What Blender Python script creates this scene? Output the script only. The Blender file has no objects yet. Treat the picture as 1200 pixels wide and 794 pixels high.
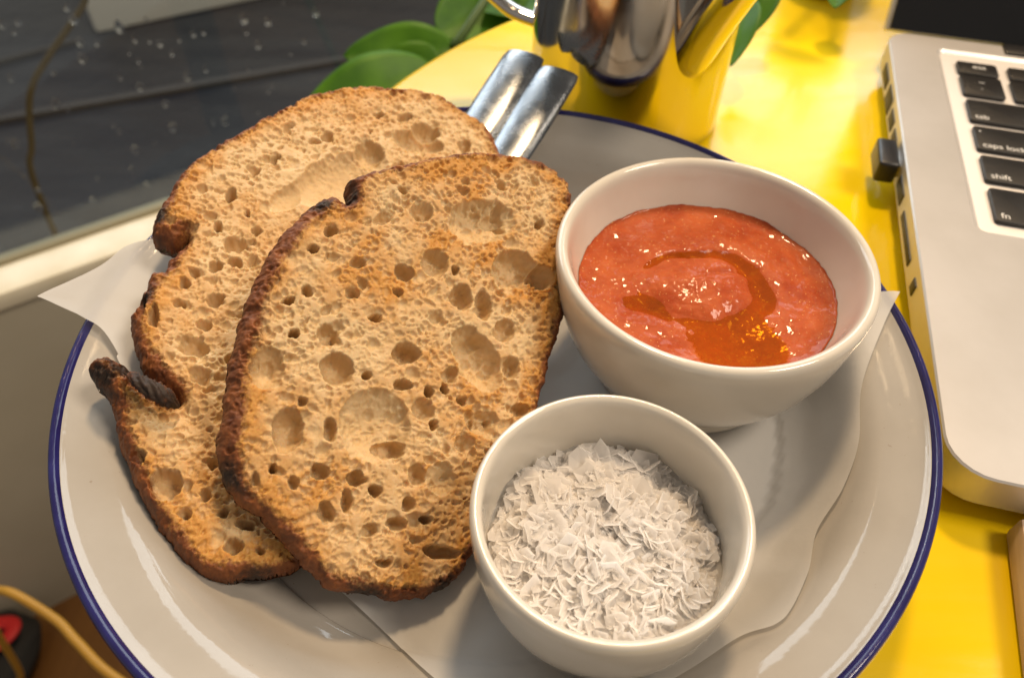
import bpy, bmesh, math, random
import numpy as np
from mathutils import Vector, Matrix, Euler

# ------------------------------------------------------------------ camera, light, exposure
scene = bpy.context.scene
C = scene.collection
R = math.radians

cam_data = bpy.data.cameras.new('camera')
cam = bpy.data.objects.new('camera', cam_data)
C.objects.link(cam)
PITCH, ROLL = R(48.5), R(1.4)
fwd = Vector((0, math.cos(PITCH), -math.sin(PITCH)))
rgt = Vector((1, 0, 0))
upv = rgt.cross(fwd)
r2 = rgt * math.cos(ROLL) + upv * math.sin(ROLL)
u2 = upv * math.cos(ROLL) - rgt * math.sin(ROLL)
CAM_POS = Vector((0.00307, -0.13209, 0.17530))
m = Matrix((r2, u2, -fwd)).transposed().to_4x4()
m.translation = CAM_POS
cam.matrix_world = m
cam_data.sensor_fit = 'HORIZONTAL'
cam_data.sensor_width = 36.0
cam_data.lens = 36.0 * 891 / 1200
cam_data.clip_start = 0.01
cam_data.clip_end = 100
cam_data.dof.use_dof = True
cam_data.dof.focus_distance = 0.175
cam_data.dof.aperture_fstop = 15.0
scene.camera = cam

world = bpy.data.worlds.new('World')
scene.world = world
world.use_nodes = True
bg = world.node_tree.nodes['Background']
bg.inputs[0].default_value = (1.0, 0.90, 0.79, 1)
bg.inputs[1].default_value = 0.22


def area_lamp(name, loc, target, size, power, color, size_y=None, shape='DISK'):
    d = bpy.data.lights.new(name, 'AREA')
    d.shape = shape
    d.size = size
    if size_y:
        d.size_y = size_y
    d.energy = power
    d.color = color
    o = bpy.data.objects.new(name, d)
    C.objects.link(o)
    o.location = loc
    o.rotation_euler = (Vector(target) - Vector(loc)).to_track_quat('-Z', 'Y').to_euler()
    return o


area_lamp('pendant_lamp', (0.15, 0.60, 1.15), (0, 0, 0), 0.16, 8.5, (1.0, 0.70, 0.40))
area_lamp('added_fill_lamp', (0.85, -0.12, 1.25), (0, 0, 0), 0.45, 11.0, (1.0, 0.84, 0.66))  # added soft fill, out of view, to brighten bread, salt and laptop
area_lamp('daylight_through_window', (-0.15, 1.75, 0.98), (0.05, 0.1, 0), 3.2, 32.0, (0.92, 0.95, 1.0), 0.85, 'RECTANGLE')

scene.view_settings.view_transform = 'Standard'
scene.view_settings.look = 'None'
scene.view_settings.exposure = 0.42
scene.view_settings.gamma = 1.0
scene.view_settings.use_curve_mapping = False
scene.cycles.use_denoising = True
scene.cycles.max_bounces = 16
scene.cycles.diffuse_bounces = 14
scene.cycles.transmission_bounces = 12
scene.cycles.transparent_max_bounces = 12

# ------------------------------------------------------------------ helpers
def tag(o, label=None, cat=None, group=None, kind=None):
    if label: o['label'] = label
    if cat: o['category'] = cat
    if group: o['group'] = group
    if kind: o['kind'] = kind
    return o


def empty(name, loc=(0, 0, 0), rz=0.0):
    o = bpy.data.objects.new(name, None)
    o.empty_display_size = 0.01
    C.objects.link(o)
    o.location = loc
    o.rotation_euler = (0, 0, rz)
    return o


def link_mesh(name, me, mat=None, parent=None, smooth=True):
    if mat is not None and len(me.materials) == 0:
        me.materials.append(mat)
    if smooth:
        me.polygons.foreach_set('use_smooth', [True] * len(me.polygons))
    o = bpy.data.objects.new(name, me)
    C.objects.link(o)
    if parent is not None:
        o.parent = parent
    return o


def mesh_obj(name, verts, faces, mat=None, parent=None, smooth=True):
    me = bpy.data.meshes.new(name)
    me.from_pydata([tuple(v) for v in verts], [], faces)
    me.update()
    return link_mesh(name, me, mat, parent, smooth)


def grid_mesh(name, V, F, attrs=None):
    """numpy verts (n,3) and quads (m,4) to a mesh, with float point attributes"""
    me = bpy.data.meshes.new(name)
    n, mq = len(V), len(F)
    me.vertices.add(n)
    me.vertices.foreach_set('co', np.asarray(V, np.float32).ravel())
    me.loops.add(mq * 4)
    me.loops.foreach_set('vertex_index', np.asarray(F, np.int32).ravel())
    me.polygons.add(mq)
    me.polygons.foreach_set('loop_start', np.arange(mq, dtype=np.int32) * 4)
    me.update(calc_edges=True)
    for k, a in (attrs or {}).items():
        at = me.attributes.new(k, 'FLOAT', 'POINT')
        at.data.foreach_set('value', np.asarray(a, np.float32))
    return me


def catmull(pts, k=6, closed=False):
    P = np.array(pts, float)
    n = len(P)
    out = []
    rng = range(n) if closed else range(n - 1)
    for i in rng:
        if closed:
            p0, p1, p2, p3 = P[(i - 1) % n], P[i], P[(i + 1) % n], P[(i + 2) % n]
        else:
            p0, p1, p2, p3 = P[max(i - 1, 0)], P[i], P[i + 1], P[min(i + 2, n - 1)]
        for j in range(k):
            t = j / k
            out.append(0.5 * ((2 * p1) + (p2 - p0) * t + (2 * p0 - 5 * p1 + 4 * p2 - p3) * t * t + (3 * p1 - p0 - 3 * p2 + p3) * t ** 3))
    if not closed:
        out.append(P[-1])
    return np.array(out)


def lathe(name, profile, mat, parent=None, seg=160, k=4):
    P = catmull(profile, k) if k > 1 else np.array(profile, float)
    P[:, 0] = np.maximum(P[:, 0], 0.0)
    n = len(P)
    a = np.linspace(0, 2 * np.pi, seg, endpoint=False)
    V = np.zeros((n, seg, 3))
    V[:, :, 0] = P[:, 0:1] * np.cos(a)
    V[:, :, 1] = P[:, 0:1] * np.sin(a)
    V[:, :, 2] = P[:, 1:2]
    idx = np.arange(n * seg).reshape(n, seg)
    F = np.stack([idx[:-1], np.roll(idx[:-1], -1, 1), np.roll(idx[1:], -1, 1), idx[1:]], -1).reshape(-1, 4)
    me = grid_mesh(name, V.reshape(-1, 3), F)
    bm = bmesh.new(); bm.from_mesh(me)
    bmesh.ops.remove_doubles(bm, verts=bm.verts, dist=1e-6)
    bmesh.ops.recalc_face_normals(bm, faces=bm.faces)
    bm.to_mesh(me); bm.free()
    return link_mesh(name, me, mat, parent)


def tube(name, pts, radius, mat, parent=None, seg=12, k=6, flat=None):
    """tube along points; radius number or list; flat = squash factor of the second axis"""
    P = catmull(pts, k)
    n = len(P)
    rad = np.interp(np.linspace(0, 1, n), np.linspace(0, 1, len(radius)), radius) if hasattr(radius, '__len__') else np.full(n, radius)
    T = np.gradient(P, axis=0)
    T /= np.linalg.norm(T, axis=1)[:, None]
    ref = np.array([0, 0, 1.0]) if abs(T[0][2]) < 0.9 else np.array([1.0, 0, 0])
    V, F = [], []
    A = np.cross(T[0], ref); A /= np.linalg.norm(A)
    for i in range(n):
        A = A - T[i] * (A @ T[i]); A /= np.linalg.norm(A)
        B = np.cross(T[i], A)
        for j in range(seg):
            t = 2 * math.pi * j / seg
            V.append(P[i] + rad[i] * (math.cos(t) * A + math.sin(t) * B * (flat or 1)))
    for i in range(n - 1):
        for j in range(seg):
            F.append((i * seg + j, i * seg + (j + 1) % seg, (i + 1) * seg + (j + 1) % seg, (i + 1) * seg + j))
    F.append(tuple(range(seg))[::-1]); F.append(tuple(range((n - 1) * seg, n * seg)))
    return mesh_obj(name, V, F, mat, parent)


def rbox_mesh(name, x0, x1, y0, y1, z0, z1, bevel=0.0, corner=0.0, bseg=2, cseg=8):
    """box with rounded vertical corners and bevelled edges"""
    bm = bmesh.new()
    if corner > 0:
        vs = []
        for cx, cy, a0 in ((x1 - corner, y1 - corner, 0), (x0 + corner, y1 - corner, 90), (x0 + corner, y0 + corner, 180), (x1 - corner, y0 + corner, 270)):
            for i in range(cseg + 1):
                t = R(a0 + 90 * i / cseg)
                vs.append(bm.verts.new((cx + corner * math.cos(t), cy + corner * math.sin(t), z0)))
        f = bm.faces.new(vs)
        ex = bmesh.ops.extrude_face_region(bm, geom=[f])
        bmesh.ops.translate(bm, verts=[v for v in ex['geom'] if isinstance(v, bmesh.types.BMVert)], vec=(0, 0, z1 - z0))
    else:
        bmesh.ops.create_cube(bm, size=1.0)
        for v in bm.verts:
            v.co = Vector(((x0 + x1) / 2 + v.co.x * (x1 - x0), (y0 + y1) / 2 + v.co.y * (y1 - y0), (z0 + z1) / 2 + v.co.z * (z1 - z0)))
    bmesh.ops.recalc_face_normals(bm, faces=bm.faces)
    if bevel > 0:
        if corner > 0:
            ed = [e for e in bm.edges if abs(e.verts[0].co.z - e.verts[1].co.z) < 1e-7]
        else:
            ed = bm.edges[:]
        bmesh.ops.bevel(bm, geom=ed, offset=bevel, segments=bseg, profile=0.5, affect='EDGES')
    me = bpy.data.meshes.new(name)
    bm.to_mesh(me); bm.free()
    return me


def shade_auto(o, angle=35):
    me = o.data
    me.polygons.foreach_set('use_smooth', [True] * len(me.polygons))
    bm = bmesh.new(); bm.from_mesh(me)
    for e in bm.edges:
        if len(e.link_faces) == 2 and e.calc_face_angle(0) > R(angle):
            e.smooth = False
    bm.to_mesh(me); bm.free()
    return o


def rbox(name, x0, x1, y0, y1, z0, z1, mat, parent=None, bevel=0.0, corner=0.0, bseg=2):
    o = link_mesh(name, rbox_mesh(name, x0, x1, y0, y1, z0, z1, bevel, corner, bseg), mat, parent, True)
    return shade_auto(o)


class Fbm:
    """lattice noise on numpy arrays, about -1..1"""
    def __init__(self, seed):
        self.g = np.random.RandomState(seed).rand(256, 256) * 2 - 1

    def one(self, x, y):
        xi, yi = np.floor(x).astype(int), np.floor(y).astype(int)
        fx, fy = x - xi, y - yi
        fx, fy = fx * fx * (3 - 2 * fx), fy * fy * (3 - 2 * fy)
        g = self.g
        a, b = g[xi % 256, yi % 256], g[(xi + 1) % 256, yi % 256]
        c, d = g[xi % 256, (yi + 1) % 256], g[(xi + 1) % 256, (yi + 1) % 256]
        return (a * (1 - fx) + b * fx) * (1 - fy) + (c * (1 - fx) + d * fx) * fy

    def __call__(self, x, y, freq=1.0, octaves=3):
        s, amp, tot = 0, 1.0, 0
        for o in range(octaves):
            s = s + amp * self.one(x * freq + 17.3 * o, y * freq + 31.7 * o)
            tot += amp
            amp *= 0.55
            freq *= 2.03
        return s / tot


# ------------------------------------------------------------------ materials
class NT:
    def __init__(self, name):
        self.m = bpy.data.materials.new(name)
        self.m.use_nodes = True
        self.t = self.m.node_tree
        self.b = self.t.nodes['Principled BSDF']

    def n(self, kind, **kw):
        nd = self.t.nodes.new(kind)
        for k, v in kw.items():
            if k.startswith('i_'):
                nd.inputs[k[2:].replace('_', ' ')].default_value = v
            else:
                setattr(nd, k, v)
        return nd

    def l(self, a, b):
        self.t.links.new(a, b)

    def s(self, **kw):
        for k, v in kw.items():
            self.b.inputs[k.replace('_', ' ')].default_value = v
        return self

    def coords(self):
        return self.n('ShaderNodeTexCoord').outputs['Object']

    def noise(self, scale, detail=4.0, rough=0.55, vec=None, dist=0.0):
        nd = self.n('ShaderNodeTexNoise')
        nd.inputs['Scale'].default_value = scale
        nd.inputs['Detail'].default_value = detail
        nd.inputs['Roughness'].default_value = rough
        nd.inputs['Distortion'].default_value = dist
        self.l(vec or self.coords(), nd.inputs['Vector'])
        return nd.outputs['Fac']

    def rng(self, src, a, b, c, d):
        nd = self.n('ShaderNodeMapRange')
        self.l(src, nd.inputs['Value'])
        for i, v in zip(('From Min', 'From Max', 'To Min', 'To Max'), (a, b, c, d)):
            nd.inputs[i].default_value = v
        return nd.outputs['Result']

    def mix(self, fac, a, b):
        nd = self.n('ShaderNodeMix', data_type='RGBA')
        if isinstance(fac, (int, float)): nd.inputs['Factor'].default_value = fac
        else: self.l(fac, nd.inputs['Factor'])
        for s, v in (('A', a), ('B', b)):
            sock = [i for i in nd.inputs if i.name == s and i.type == 'RGBA'][0]
            if isinstance(v, tuple): sock.default_value = (*v, 1)
            else: self.l(v, sock)
        return [o for o in nd.outputs if o.type == 'RGBA'][0]

    def math(self, op, a, b):
        nd = self.n('ShaderNodeMath', operation=op)
        for i, v in enumerate((a, b)):
            if isinstance(v, (int, float)): nd.inputs[i].default_value = v
            else: self.l(v, nd.inputs[i])
        return nd.outputs[0]

    def bump(self, h, strength, dist):
        nd = self.n('ShaderNodeBump')
        nd.inputs['Strength'].default_value = strength
        nd.inputs['Distance'].default_value = dist
        self.l(h, nd.inputs['Height'])
        self.l(nd.outputs[0], self.b.inputs['Normal'])

    def attr(self, name):
        return self.n('ShaderNodeAttribute', attribute_name=name).outputs['Fac']


def simple(name, col, rough=0.5, metal=0.0, **kw):
    t = NT(name)
    t.s(Base_Color=(*col, 1), Roughness=rough, Metallic=metal, **kw)
    return t


M = {}
# glazed white stoneware
t = simple('glazed_stoneware', (0.80, 0.765, 0.70), 0.12, Coat_Weight=0.3, Coat_Roughness=0.05)
c = t.mix(t.rng(t.noise(60, 3), 0.35, 0.7, 0, 1), (0.66, 0.615, 0.54), (0.62, 0.57, 0.49))
t.l(c, t.b.inputs['Base Color'])
t.l(t.rng(t.noise(140, 3), 0.3, 0.7, 0.09, 0.2), t.b.inputs['Roughness'])
t.bump(t.noise(90, 2), 0.10, 0.0006)
M['ceramic'] = t.m
# enamel
t = simple('white_enamel', (0.70, 0.66, 0.60), 0.10)
c = t.mix(t.rng(t.noise(45, 5), 0.35, 0.7, 0, 1), (0.39, 0.365, 0.33), (0.355, 0.33, 0.295))
sp = t.rng(t.noise(900, 2), 0.735, 0.76, 0, 0.6)
c = t.mix(sp, c, (0.25, 0.2, 0.16))
t.l(c, t.b.inputs['Base Color'])
t.l(t.rng(t.noise(110, 4), 0.3, 0.7, 0.04, 0.11), t.b.inputs['Roughness'])
t.bump(t.noise(55, 4), 0.26, 0.0007)
M['enamel'] = t.m
t = simple('blue_enamel', (0.014, 0.012, 0.085), 0.12)
t.l(t.mix(t.rng(t.noise(120, 3), 0.4, 0.7, 0, 1), (0.013, 0.011, 0.080), (0.02, 0.02, 0.12)), t.b.inputs['Base Color'])
t.bump(t.noise(160, 3), 0.2, 0.0006)
M['blue'] = t.m
# greaseproof paper
t = simple('greaseproof_paper', (0.82, 0.82, 0.81), 0.5)
tr = t.n('ShaderNodeBsdfTranslucent'); tr.inputs['Color'].default_value = (0.80, 0.76, 0.70, 1)
tp = t.n('ShaderNodeBsdfTransparent')
mx = t.n('ShaderNodeMixShader'); mx.inputs[0].default_value = 0.45
mx2 = t.n('ShaderNodeMixShader'); mx2.inputs[0].default_value = 0.14
t.l(t.b.outputs[0], mx.inputs[1]); t.l(tr.outputs[0], mx.inputs[2])
t.l(mx.outputs[0], mx2.inputs[1]); t.l(tp.outputs[0], mx2.inputs[2])
t.l(mx2.outputs[0], t.t.nodes['Material Output'].inputs['Surface'])
t.bump(t.noise(350, 5), 0.12, 0.0008)
M['paper'] = t.m
# bread: crumb, golden toasting, crust and burnt edges from attributes of the slice
t = NT('toasted_bread')
to, cr, bu = t.attr('toast'), t.attr('crust'), t.attr('burn')
n1 = t.noise(260, 6, 0.65)
n2 = t.noise(1300, 4, 0.6)
crumb = t.mix(t.rng(n1, 0.3, 0.7, 0, 1), (0.66, 0.485, 0.275), (0.56, 0.385, 0.19))
gold = t.mix(t.rng(n2, 0.3, 0.7, 0, 1), (0.58, 0.31, 0.080), (0.44, 0.19, 0.036))
tof = t.math('ADD', to, t.rng(n1, 0.25, 0.75, -0.16, 0.16))
c = t.mix(t.rng(tof, 0.15, 1.05, 0, 1), crumb, gold)
crust = t.mix(t.rng(n1, 0.35, 0.68, 0, 1), (0.24, 0.080, 0.022), (0.105, 0.032, 0.012))
crf = t.math('ADD', cr, t.rng(n2, 0.3, 0.7, -0.22, 0.22))
c = t.mix(t.rng(crf, 0.25, 0.85, 0, 1), c, crust)
buf = t.math('ADD', bu, t.rng(n1, 0.3, 0.7, -0.25, 0.25))
c = t.mix(t.rng(buf, 0.4, 0.9, 0, 1), c, (0.030, 0.017, 0.011))
t.l(c, t.b.inputs['Base Color'])
t.s(Roughness=0.62, Subsurface_Weight=0.30, Subsurface_Scale=0.003)
t.b.inputs['Subsurface Radius'].default_value = (1.0, 0.55, 0.28)
t.b.inputs['Specular IOR Level'].default_value = 0.35
t.bump(t.math('ADD', n2, t.math('MULTIPLY', n1, 1.2)), 0.22, 0.0006)
M['bread'] = t.m
# tomato
t = NT('grated_tomato_pulp')
n1, n2 = t.noise(420, 6, 0.7), t.noise(95, 5, 0.6)
c = t.mix(t.rng(n2, 0.32, 0.68, 0, 1), (0.48, 0.110, 0.032), (0.33, 0.050, 0.012))
c = t.mix(t.rng(n1, 0.5, 0.75, 0, 0.5), c, (0.55, 0.13, 0.035))
sd = t.rng(t.noise(1500, 2), 0.66, 0.72, 0, 0.7)
c = t.mix(sd, c, (0.75, 0.42, 0.16))
t.l(c, t.b.inputs['Base Color'])
t.b.inputs['Specular IOR Level'].default_value = 0.08
t.s(Roughness=0.35, Subsurface_Weight=0.35, Subsurface_Scale=0.0025, Coat_Weight=0.30, Coat_Roughness=0.035)
t.b.inputs['Subsurface Radius'].default_value = (1.0, 0.25, 0.12)
t.bump(t.math('ADD', t.noise(520, 5, 0.6), t.math('MULTIPLY', t.noise(150, 4), 1.5)), 0.24, 0.0012)
M['tomato'] = t.m
t = NT('olive_oil')
tp = t.n('ShaderNodeBsdfTransparent'); tp.inputs['Color'].default_value = (0.90, 0.62, 0.10, 1)
gl = t.n('ShaderNodeBsdfGlossy'); gl.inputs['Roughness'].default_value = 0.03
lw = t.n('ShaderNodeLayerWeight'); lw.inputs['Blend'].default_value = 0.5
fr = t.math('ADD', t.math('MULTIPLY', t.math('POWER', lw.outputs['Facing'], 5.0), 0.95), 0.04)
mx = t.n('ShaderNodeMixShader')
t.l(fr, mx.inputs[0]); t.l(tp.outputs[0], mx.inputs[1]); t.l(gl.outputs[0], mx.inputs[2])
df = t.n('ShaderNodeBsdfDiffuse'); df.inputs['Color'].default_value = (0.46, 0.22, 0.012, 1)
mo = t.n('ShaderNodeMixShader'); mo.inputs[0].default_value = 0.11
t.l(mx.outputs[0], mo.inputs[1]); t.l(df.outputs[0], mo.inputs[2])
t.l(mo.outputs[0], t.t.nodes['Material Output'].inputs['Surface'])
bp_ = t.n('ShaderNodeBump'); bp_.inputs['Strength'].default_value = 0.18; bp_.inputs['Distance'].default_value = 0.001
t.l(t.noise(120, 3), bp_.inputs['Height']); t.l(bp_.outputs[0], gl.inputs['Normal'])
M['oil'] = t.m
# salt
t = simple('sea_salt', (0.985, 0.975, 0.965), 0.30)
tr = t.n('ShaderNodeBsdfTranslucent'); tr.inputs['Color'].default_value = (1.0, 0.985, 0.97, 1)
mx = t.n('ShaderNodeMixShader'); mx.inputs[0].default_value = 0.82
t.l(t.b.outputs[0], mx.inputs[1]); t.l(tr.outputs[0], mx.inputs[2]); t.l(mx.outputs[0], t.t.nodes['Material Output'].inputs['Surface'])
t.bump(t.noise(1200, 3), 0.15, 0.0004)
M['salt'] = t.m
# table
t = simple('yellow_gloss_tabletop', (0.80, 0.45, 0.008), 0.2)
t.b.inputs['Specular IOR Level'].default_value = 0.32
mp = t.n('ShaderNodeMapping'); mp.inputs['Rotation'].default_value = (0, 0, R(40)); mp.inputs['Scale'].default_value = (1, 6, 1)
t.l(t.coords(), mp.inputs['Vector'])
c = t.mix(t.rng(t.noise(7, 5), 0.35, 0.7, 0, 1), (0.84, 0.61, 0.003), (0.80, 0.52, 0.003))
t.l(c, t.b.inputs['Base Color'])
w = t.math('ADD', t.noise(9, 6, 0.65, mp.outputs[0], 0.6), t.math('MULTIPLY', t.noise(26, 4), 0.5))
t.l(t.rng(w, 0.5, 1.0, 0.07, 0.30), t.b.inputs['Roughness'])
t.bump(t.noise(60, 5), 0.06, 0.0015)
M['table'] = t.m
t = simple('table_edge', (0.62, 0.50, 0.30), 0.4)
t.l(t.mix(t.noise(40), (0.66, 0.54, 0.33), (0.52, 0.38, 0.18)), t.b.inputs['Base Color'])
M['table_edge'] = t.m
M['dark_metal'] = simple('dark_painted_metal', (0.03, 0.03, 0.032), 0.45).m
# steels
t = simple('polished_steel', (0.60, 0.575, 0.545), 0.07, 1.0)
t.l(t.rng(t.noise(70, 5), 0.4, 0.75, 0.05, 0.20), t.b.inputs['Roughness'])
t.bump(t.noise(25, 2), 0.05, 0.002)
M['steel'] = t.m
t = simple('brushed_cutlery_steel', (0.25, 0.27, 0.295), 0.16, 1.0)
t.l(t.rng(t.noise(160, 4), 0.3, 0.7, 0.20, 0.34), t.b.inputs['Roughness'])
M['cutlery'] = t.m
# laptop
t = simple('anodised_aluminium', (0.60, 0.585, 0.57), 0.42, 0.55)
t.bump(t.noise(5200, 2), 0.12, 0.0001)
t.l(t.mix(t.rng(t.noise(35, 5), 0.4, 0.75, 0, 1), (0.62, 0.60, 0.585), (0.56, 0.54, 0.52)), t.b.inputs['Base Color'])
M['alu'] = t.m
M['lightened_well'] = simple('reflection_lightened_aluminium', (0.74, 0.71, 0.69), 0.5, 0.25).m  # same aluminium as the deck, its brighter reflection put into the colour
t = simple('black_keycap', (0.012, 0.011, 0.011), 0.42)
t.bump(t.noise(2500, 2), 0.2, 0.0001)
M['key'] = t.m
M['legend'] = simple('key_legend', (0.75, 0.74, 0.72), 0.5).m
M['black_gloss'] = simple('black_glass', (0.006, 0.006, 0.007), 0.08).m
M['port'] = simple('port_black', (0.01, 0.01, 0.01), 0.5).m
t = simple('black_plastic', (0.014, 0.014, 0.016), 0.35)
t.bump(t.noise(1500, 2), 0.15, 0.0002)
M['plastic'] = t.m
# plants, wood, wall, street
t = simple('leaf_green', (0.045, 0.14, 0.012), 0.45)
t.b.inputs['Specular IOR Level'].default_value = 0.3
t.l(t.mix(t.rng(t.noise(40, 4), 0.35, 0.7, 0, 1), (0.045, 0.15, 0.006), (0.10, 0.26, 0.012)), t.b.inputs['Base Color'])
tr = t.n('ShaderNodeBsdfTranslucent'); tr.inputs['Color'].default_value = (0.16, 0.34, 0.02, 1)
mx = t.n('ShaderNodeMixShader'); mx.inputs[0].default_value = 0.35
t.l(t.b.outputs[0], mx.inputs[1]); t.l(tr.outputs[0], mx.inputs[2]); t.l(mx.outputs[0], t.t.nodes['Material Output'].inputs['Surface'])
t.bump(t.noise(90, 4), 0.15, 0.001)
M['leaf'] = t.m
M['stem'] = simple('green_stem', (0.06, 0.11, 0.02), 0.5).m
def wood(name, a, b, sc, rough):
    t = simple(name, a, rough)
    mp = t.n('ShaderNodeMapping'); mp.inputs['Scale'].default_value = (1, 0.08, 1)
    t.l(t.coords(), mp.inputs['Vector'])
    nz = t.noise(sc, 6, 0.6, mp.outputs[0], 0.8)
    t.l(t.mix(t.rng(nz, 0.3, 0.7, 0, 1), a, b), t.b.inputs['Base Color'])
    t.bump(nz, 0.2, 0.001)
    return t.m
M['floor_wood'] = wood('brown_floor_wood', (0.20, 0.095, 0.022), (0.11, 0.048, 0.012), 14, 0.4)
M['pale_wood'] = wood('pale_beech_wood', (0.60, 0.46, 0.35), (0.50, 0.37, 0.27), 260, 0.55)
t = simple('beige_wall_paint', (0.36, 0.31, 0.215), 0.6)
t.l(t.mix(t.rng(t.noise(6, 6), 0.35, 0.7, 0, 1), (0.48, 0.435, 0.33), (0.42, 0.375, 0.275)), t.b.inputs['Base Color'])
t.bump(t.noise(180, 4), 0.1, 0.001)
M['wall'] = t.m
t = simple('cream_frame_paint', (0.82, 0.76, 0.60), 0.4)
t.l(t.mix(t.rng(t.noise(18, 5), 0.35, 0.72, 0, 1), (0.84, 0.78, 0.62), (0.66, 0.58, 0.40)), t.b.inputs['Base Color'])
M['cream'] = t.m
M['bead'] = simple('olive_glazing_bead', (0.27, 0.24, 0.15), 0.7).m
t = simple('wet_dark_paving', (0.035, 0.036, 0.042), 0.3)
mp = t.n('ShaderNodeMapping'); mp.inputs['Rotation'].default_value = (0, 0, R(-25)); mp.inputs['Scale'].default_value = (1, 5, 1)
t.l(t.coords(), mp.inputs['Vector'])
c = t.mix(t.rng(t.noise(2.4, 6, 0.6, mp.outputs[0]), 0.35, 0.7, 0, 1), (0.010, 0.013, 0.021), (0.036, 0.038, 0.043))
t.l(c, t.b.inputs['Base Color'])
t.bump(t.noise(30, 5), 0.3, 0.01)
M['paving'] = t.m
M['kerb'] = simple('pale_kerb_stone', (0.06, 0.055, 0.052), 0.7).m
M['white_paint'] = simple('white_paint', (0.80, 0.77, 0.71), 0.5).m
M['reflection_brown'] = simple('brown_reflection', (0.085, 0.055, 0.015), 0.6).m  # colour of the brown reflection curve in the window
M['cable'] = simple('mustard_cable', (0.50, 0.26, 0.025), 0.5).m
M['black_cloth'] = simple('black_bag_cloth', (0.012, 0.013, 0.014), 0.8).m
M['red_strap'] = simple('red_webbing', (0.50, 0.015, 0.018), 0.6).m
# thin window glass and drops
t = NT('window_glass')
tp = t.n('ShaderNodeBsdfTransparent'); tp.inputs['Color'].default_value = (0.93, 0.96, 0.96, 1)
gl = t.n('ShaderNodeBsdfGlossy'); gl.inputs['Roughness'].default_value = 0.02
lw = t.n('ShaderNodeLayerWeight'); lw.inputs['Blend'].default_value = 0.5
fr = t.math('ADD', t.math('MULTIPLY', t.math('POWER', lw.outputs['Facing'], 5.0), 0.95), 0.04)
mx = t.n('ShaderNodeMixShader')
t.l(fr, mx.inputs[0]); t.l(tp.outputs[0], mx.inputs[1]); t.l(gl.outputs[0], mx.inputs[2])
t.l(mx.outputs[0], t.t.nodes['Material Output'].inputs['Surface'])
M['glass'] = t.m
M['water'] = simple('water_drop', (0.97, 0.98, 1.0), 0.0, Transmission_Weight=1.0, IOR=1.33).m

# ------------------------------------------------------------------ the setting
WA = R(35)                                    # direction of the window wall
WT = Vector((math.cos(WA), math.sin(WA), 0))  # along the wall
WN = Vector((-math.sin(WA), math.cos(WA), 0)) # out of the room
FLOOR_Z = -0.72


def wall_box(name, s0, s1, d0, d1, z0, z1, mat, parent=None, bevel=0.0):
    o = rbox(name, s0, s1, d0, d1, z0, z1, mat, parent, bevel)
    if parent is None:
        o.rotation_euler = (0, 0, WA)
    return o


fl = mesh_obj('floor', [(-1.6, -0.6, FLOOR_Z), (1.2, -0.6, FLOOR_Z), (1.2, 1.6, FLOOR_Z), (-1.6, 0.2, FLOOR_Z)], [(0, 1, 2, 3)], M['floor_wood'])
tag(fl, kind='structure')
w = wall_box('wall', -0.9, 1.5, 0.486, 0.527, FLOOR_Z - 0.02, -0.2865, M['wall'])
tag(w, kind='structure')
st = mesh_obj('pavement', [(-4.5, -1.2, -0.75), (-0.68, -0.13, -0.75), (1.2, 1.5, -0.75), (2.5, 4.5, -0.75), (-4.5, 4.5, -0.75)], [(0, 1, 2, 3, 4)], M['paving'])
tag(st, kind='structure')
for p, q, wd in (((-1.45, 1.12), (-0.25, 1.62), 0.020), ((-1.75, 1.08), (-1.06, 1.62), 0.012)):
    p, q = Vector(p), Vector(q)
    a = math.atan2(q.y - p.y, q.x - p.x)
    k = rbox('kerb', -(q - p).length / 2, (q - p).length / 2, -wd / 2, wd / 2, -0.004, 0.012, M['kerb'], None, 0.002)
    mid = (p + q) / 2
    k.location = (mid.x, mid.y, -0.75); k.rotation_euler = (0, 0, a)
    tag(k, kind='structure')

win = empty('window', (0, 0, 0), WA)
tag(win, 'wide window with raindrops on the glass above a cream frame bar', 'window')
rbox('sill', -0.9, 1.5, 0.4800, 0.5162, -0.286, -0.270, M['cream'], win, 0.0015)
rbox('glazing_bead', -0.9, 1.5, 0.5164, 0.5275, -0.286, -0.2665, M['bead'], win, 0.001)
pane = rbox('pane', -0.9, 1.5, 0.5205, 0.5235, -0.2750, 0.95, M['glass'], win)
rnd = random.Random(4)
DROPS = [(-0.033,-0.086),(-0.077,-0.087),(-0.067,-0.088),(-0.072,-0.094),(-0.034,-0.112),(-0.023,-0.116),(-0.037,-0.124),(-0.060,-0.129),(0.014,-0.124),(0.021,-0.128),(0.001,-0.137),(0.048,-0.127),(0.056,-0.128),(0.110,-0.133),(0.091,-0.126),(0.138,-0.158),(0.090,-0.137),(0.049,-0.158),(0.033,-0.160),(0.036,-0.129),(0.027,-0.138),(0.004,-0.120),(-0.033,-0.190),(0.008,-0.200),(0.052,-0.209),(-0.068,-0.153),(-0.027,-0.210),(-0.075,-0.243),(-0.109,-0.219),(-0.115,-0.234),(-0.030,-0.246),(-0.107,-0.175),(0.153,-0.136),(0.097,-0.150),(-0.088,-0.125),(-0.032,-0.095),(-0.004,-0.108),(0.009,-0.178),(-0.005,-0.158)]
for i in range(45):
    DROPS.append((rnd.uniform(-0.14, 0.30), rnd.uniform(-0.245, -0.06)))
bm = bmesh.new()
bmesh.ops.create_uvsphere(bm, u_segments=12, v_segments=8, radius=1.0)
for v in bm.verts:
    v.co.y = v.co.y * 0.45 if v.co.y > 0 else 0.0
    if v.co.z > 0: v.co.z *= 1.25; v.co.x *= (1 - 0.25 * max(0, v.co.z))
drop_me = bpy.data.meshes.new('drop'); bm.to_mesh(drop_me); bm.free()
drop_me.materials.append(M['water'])
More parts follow.
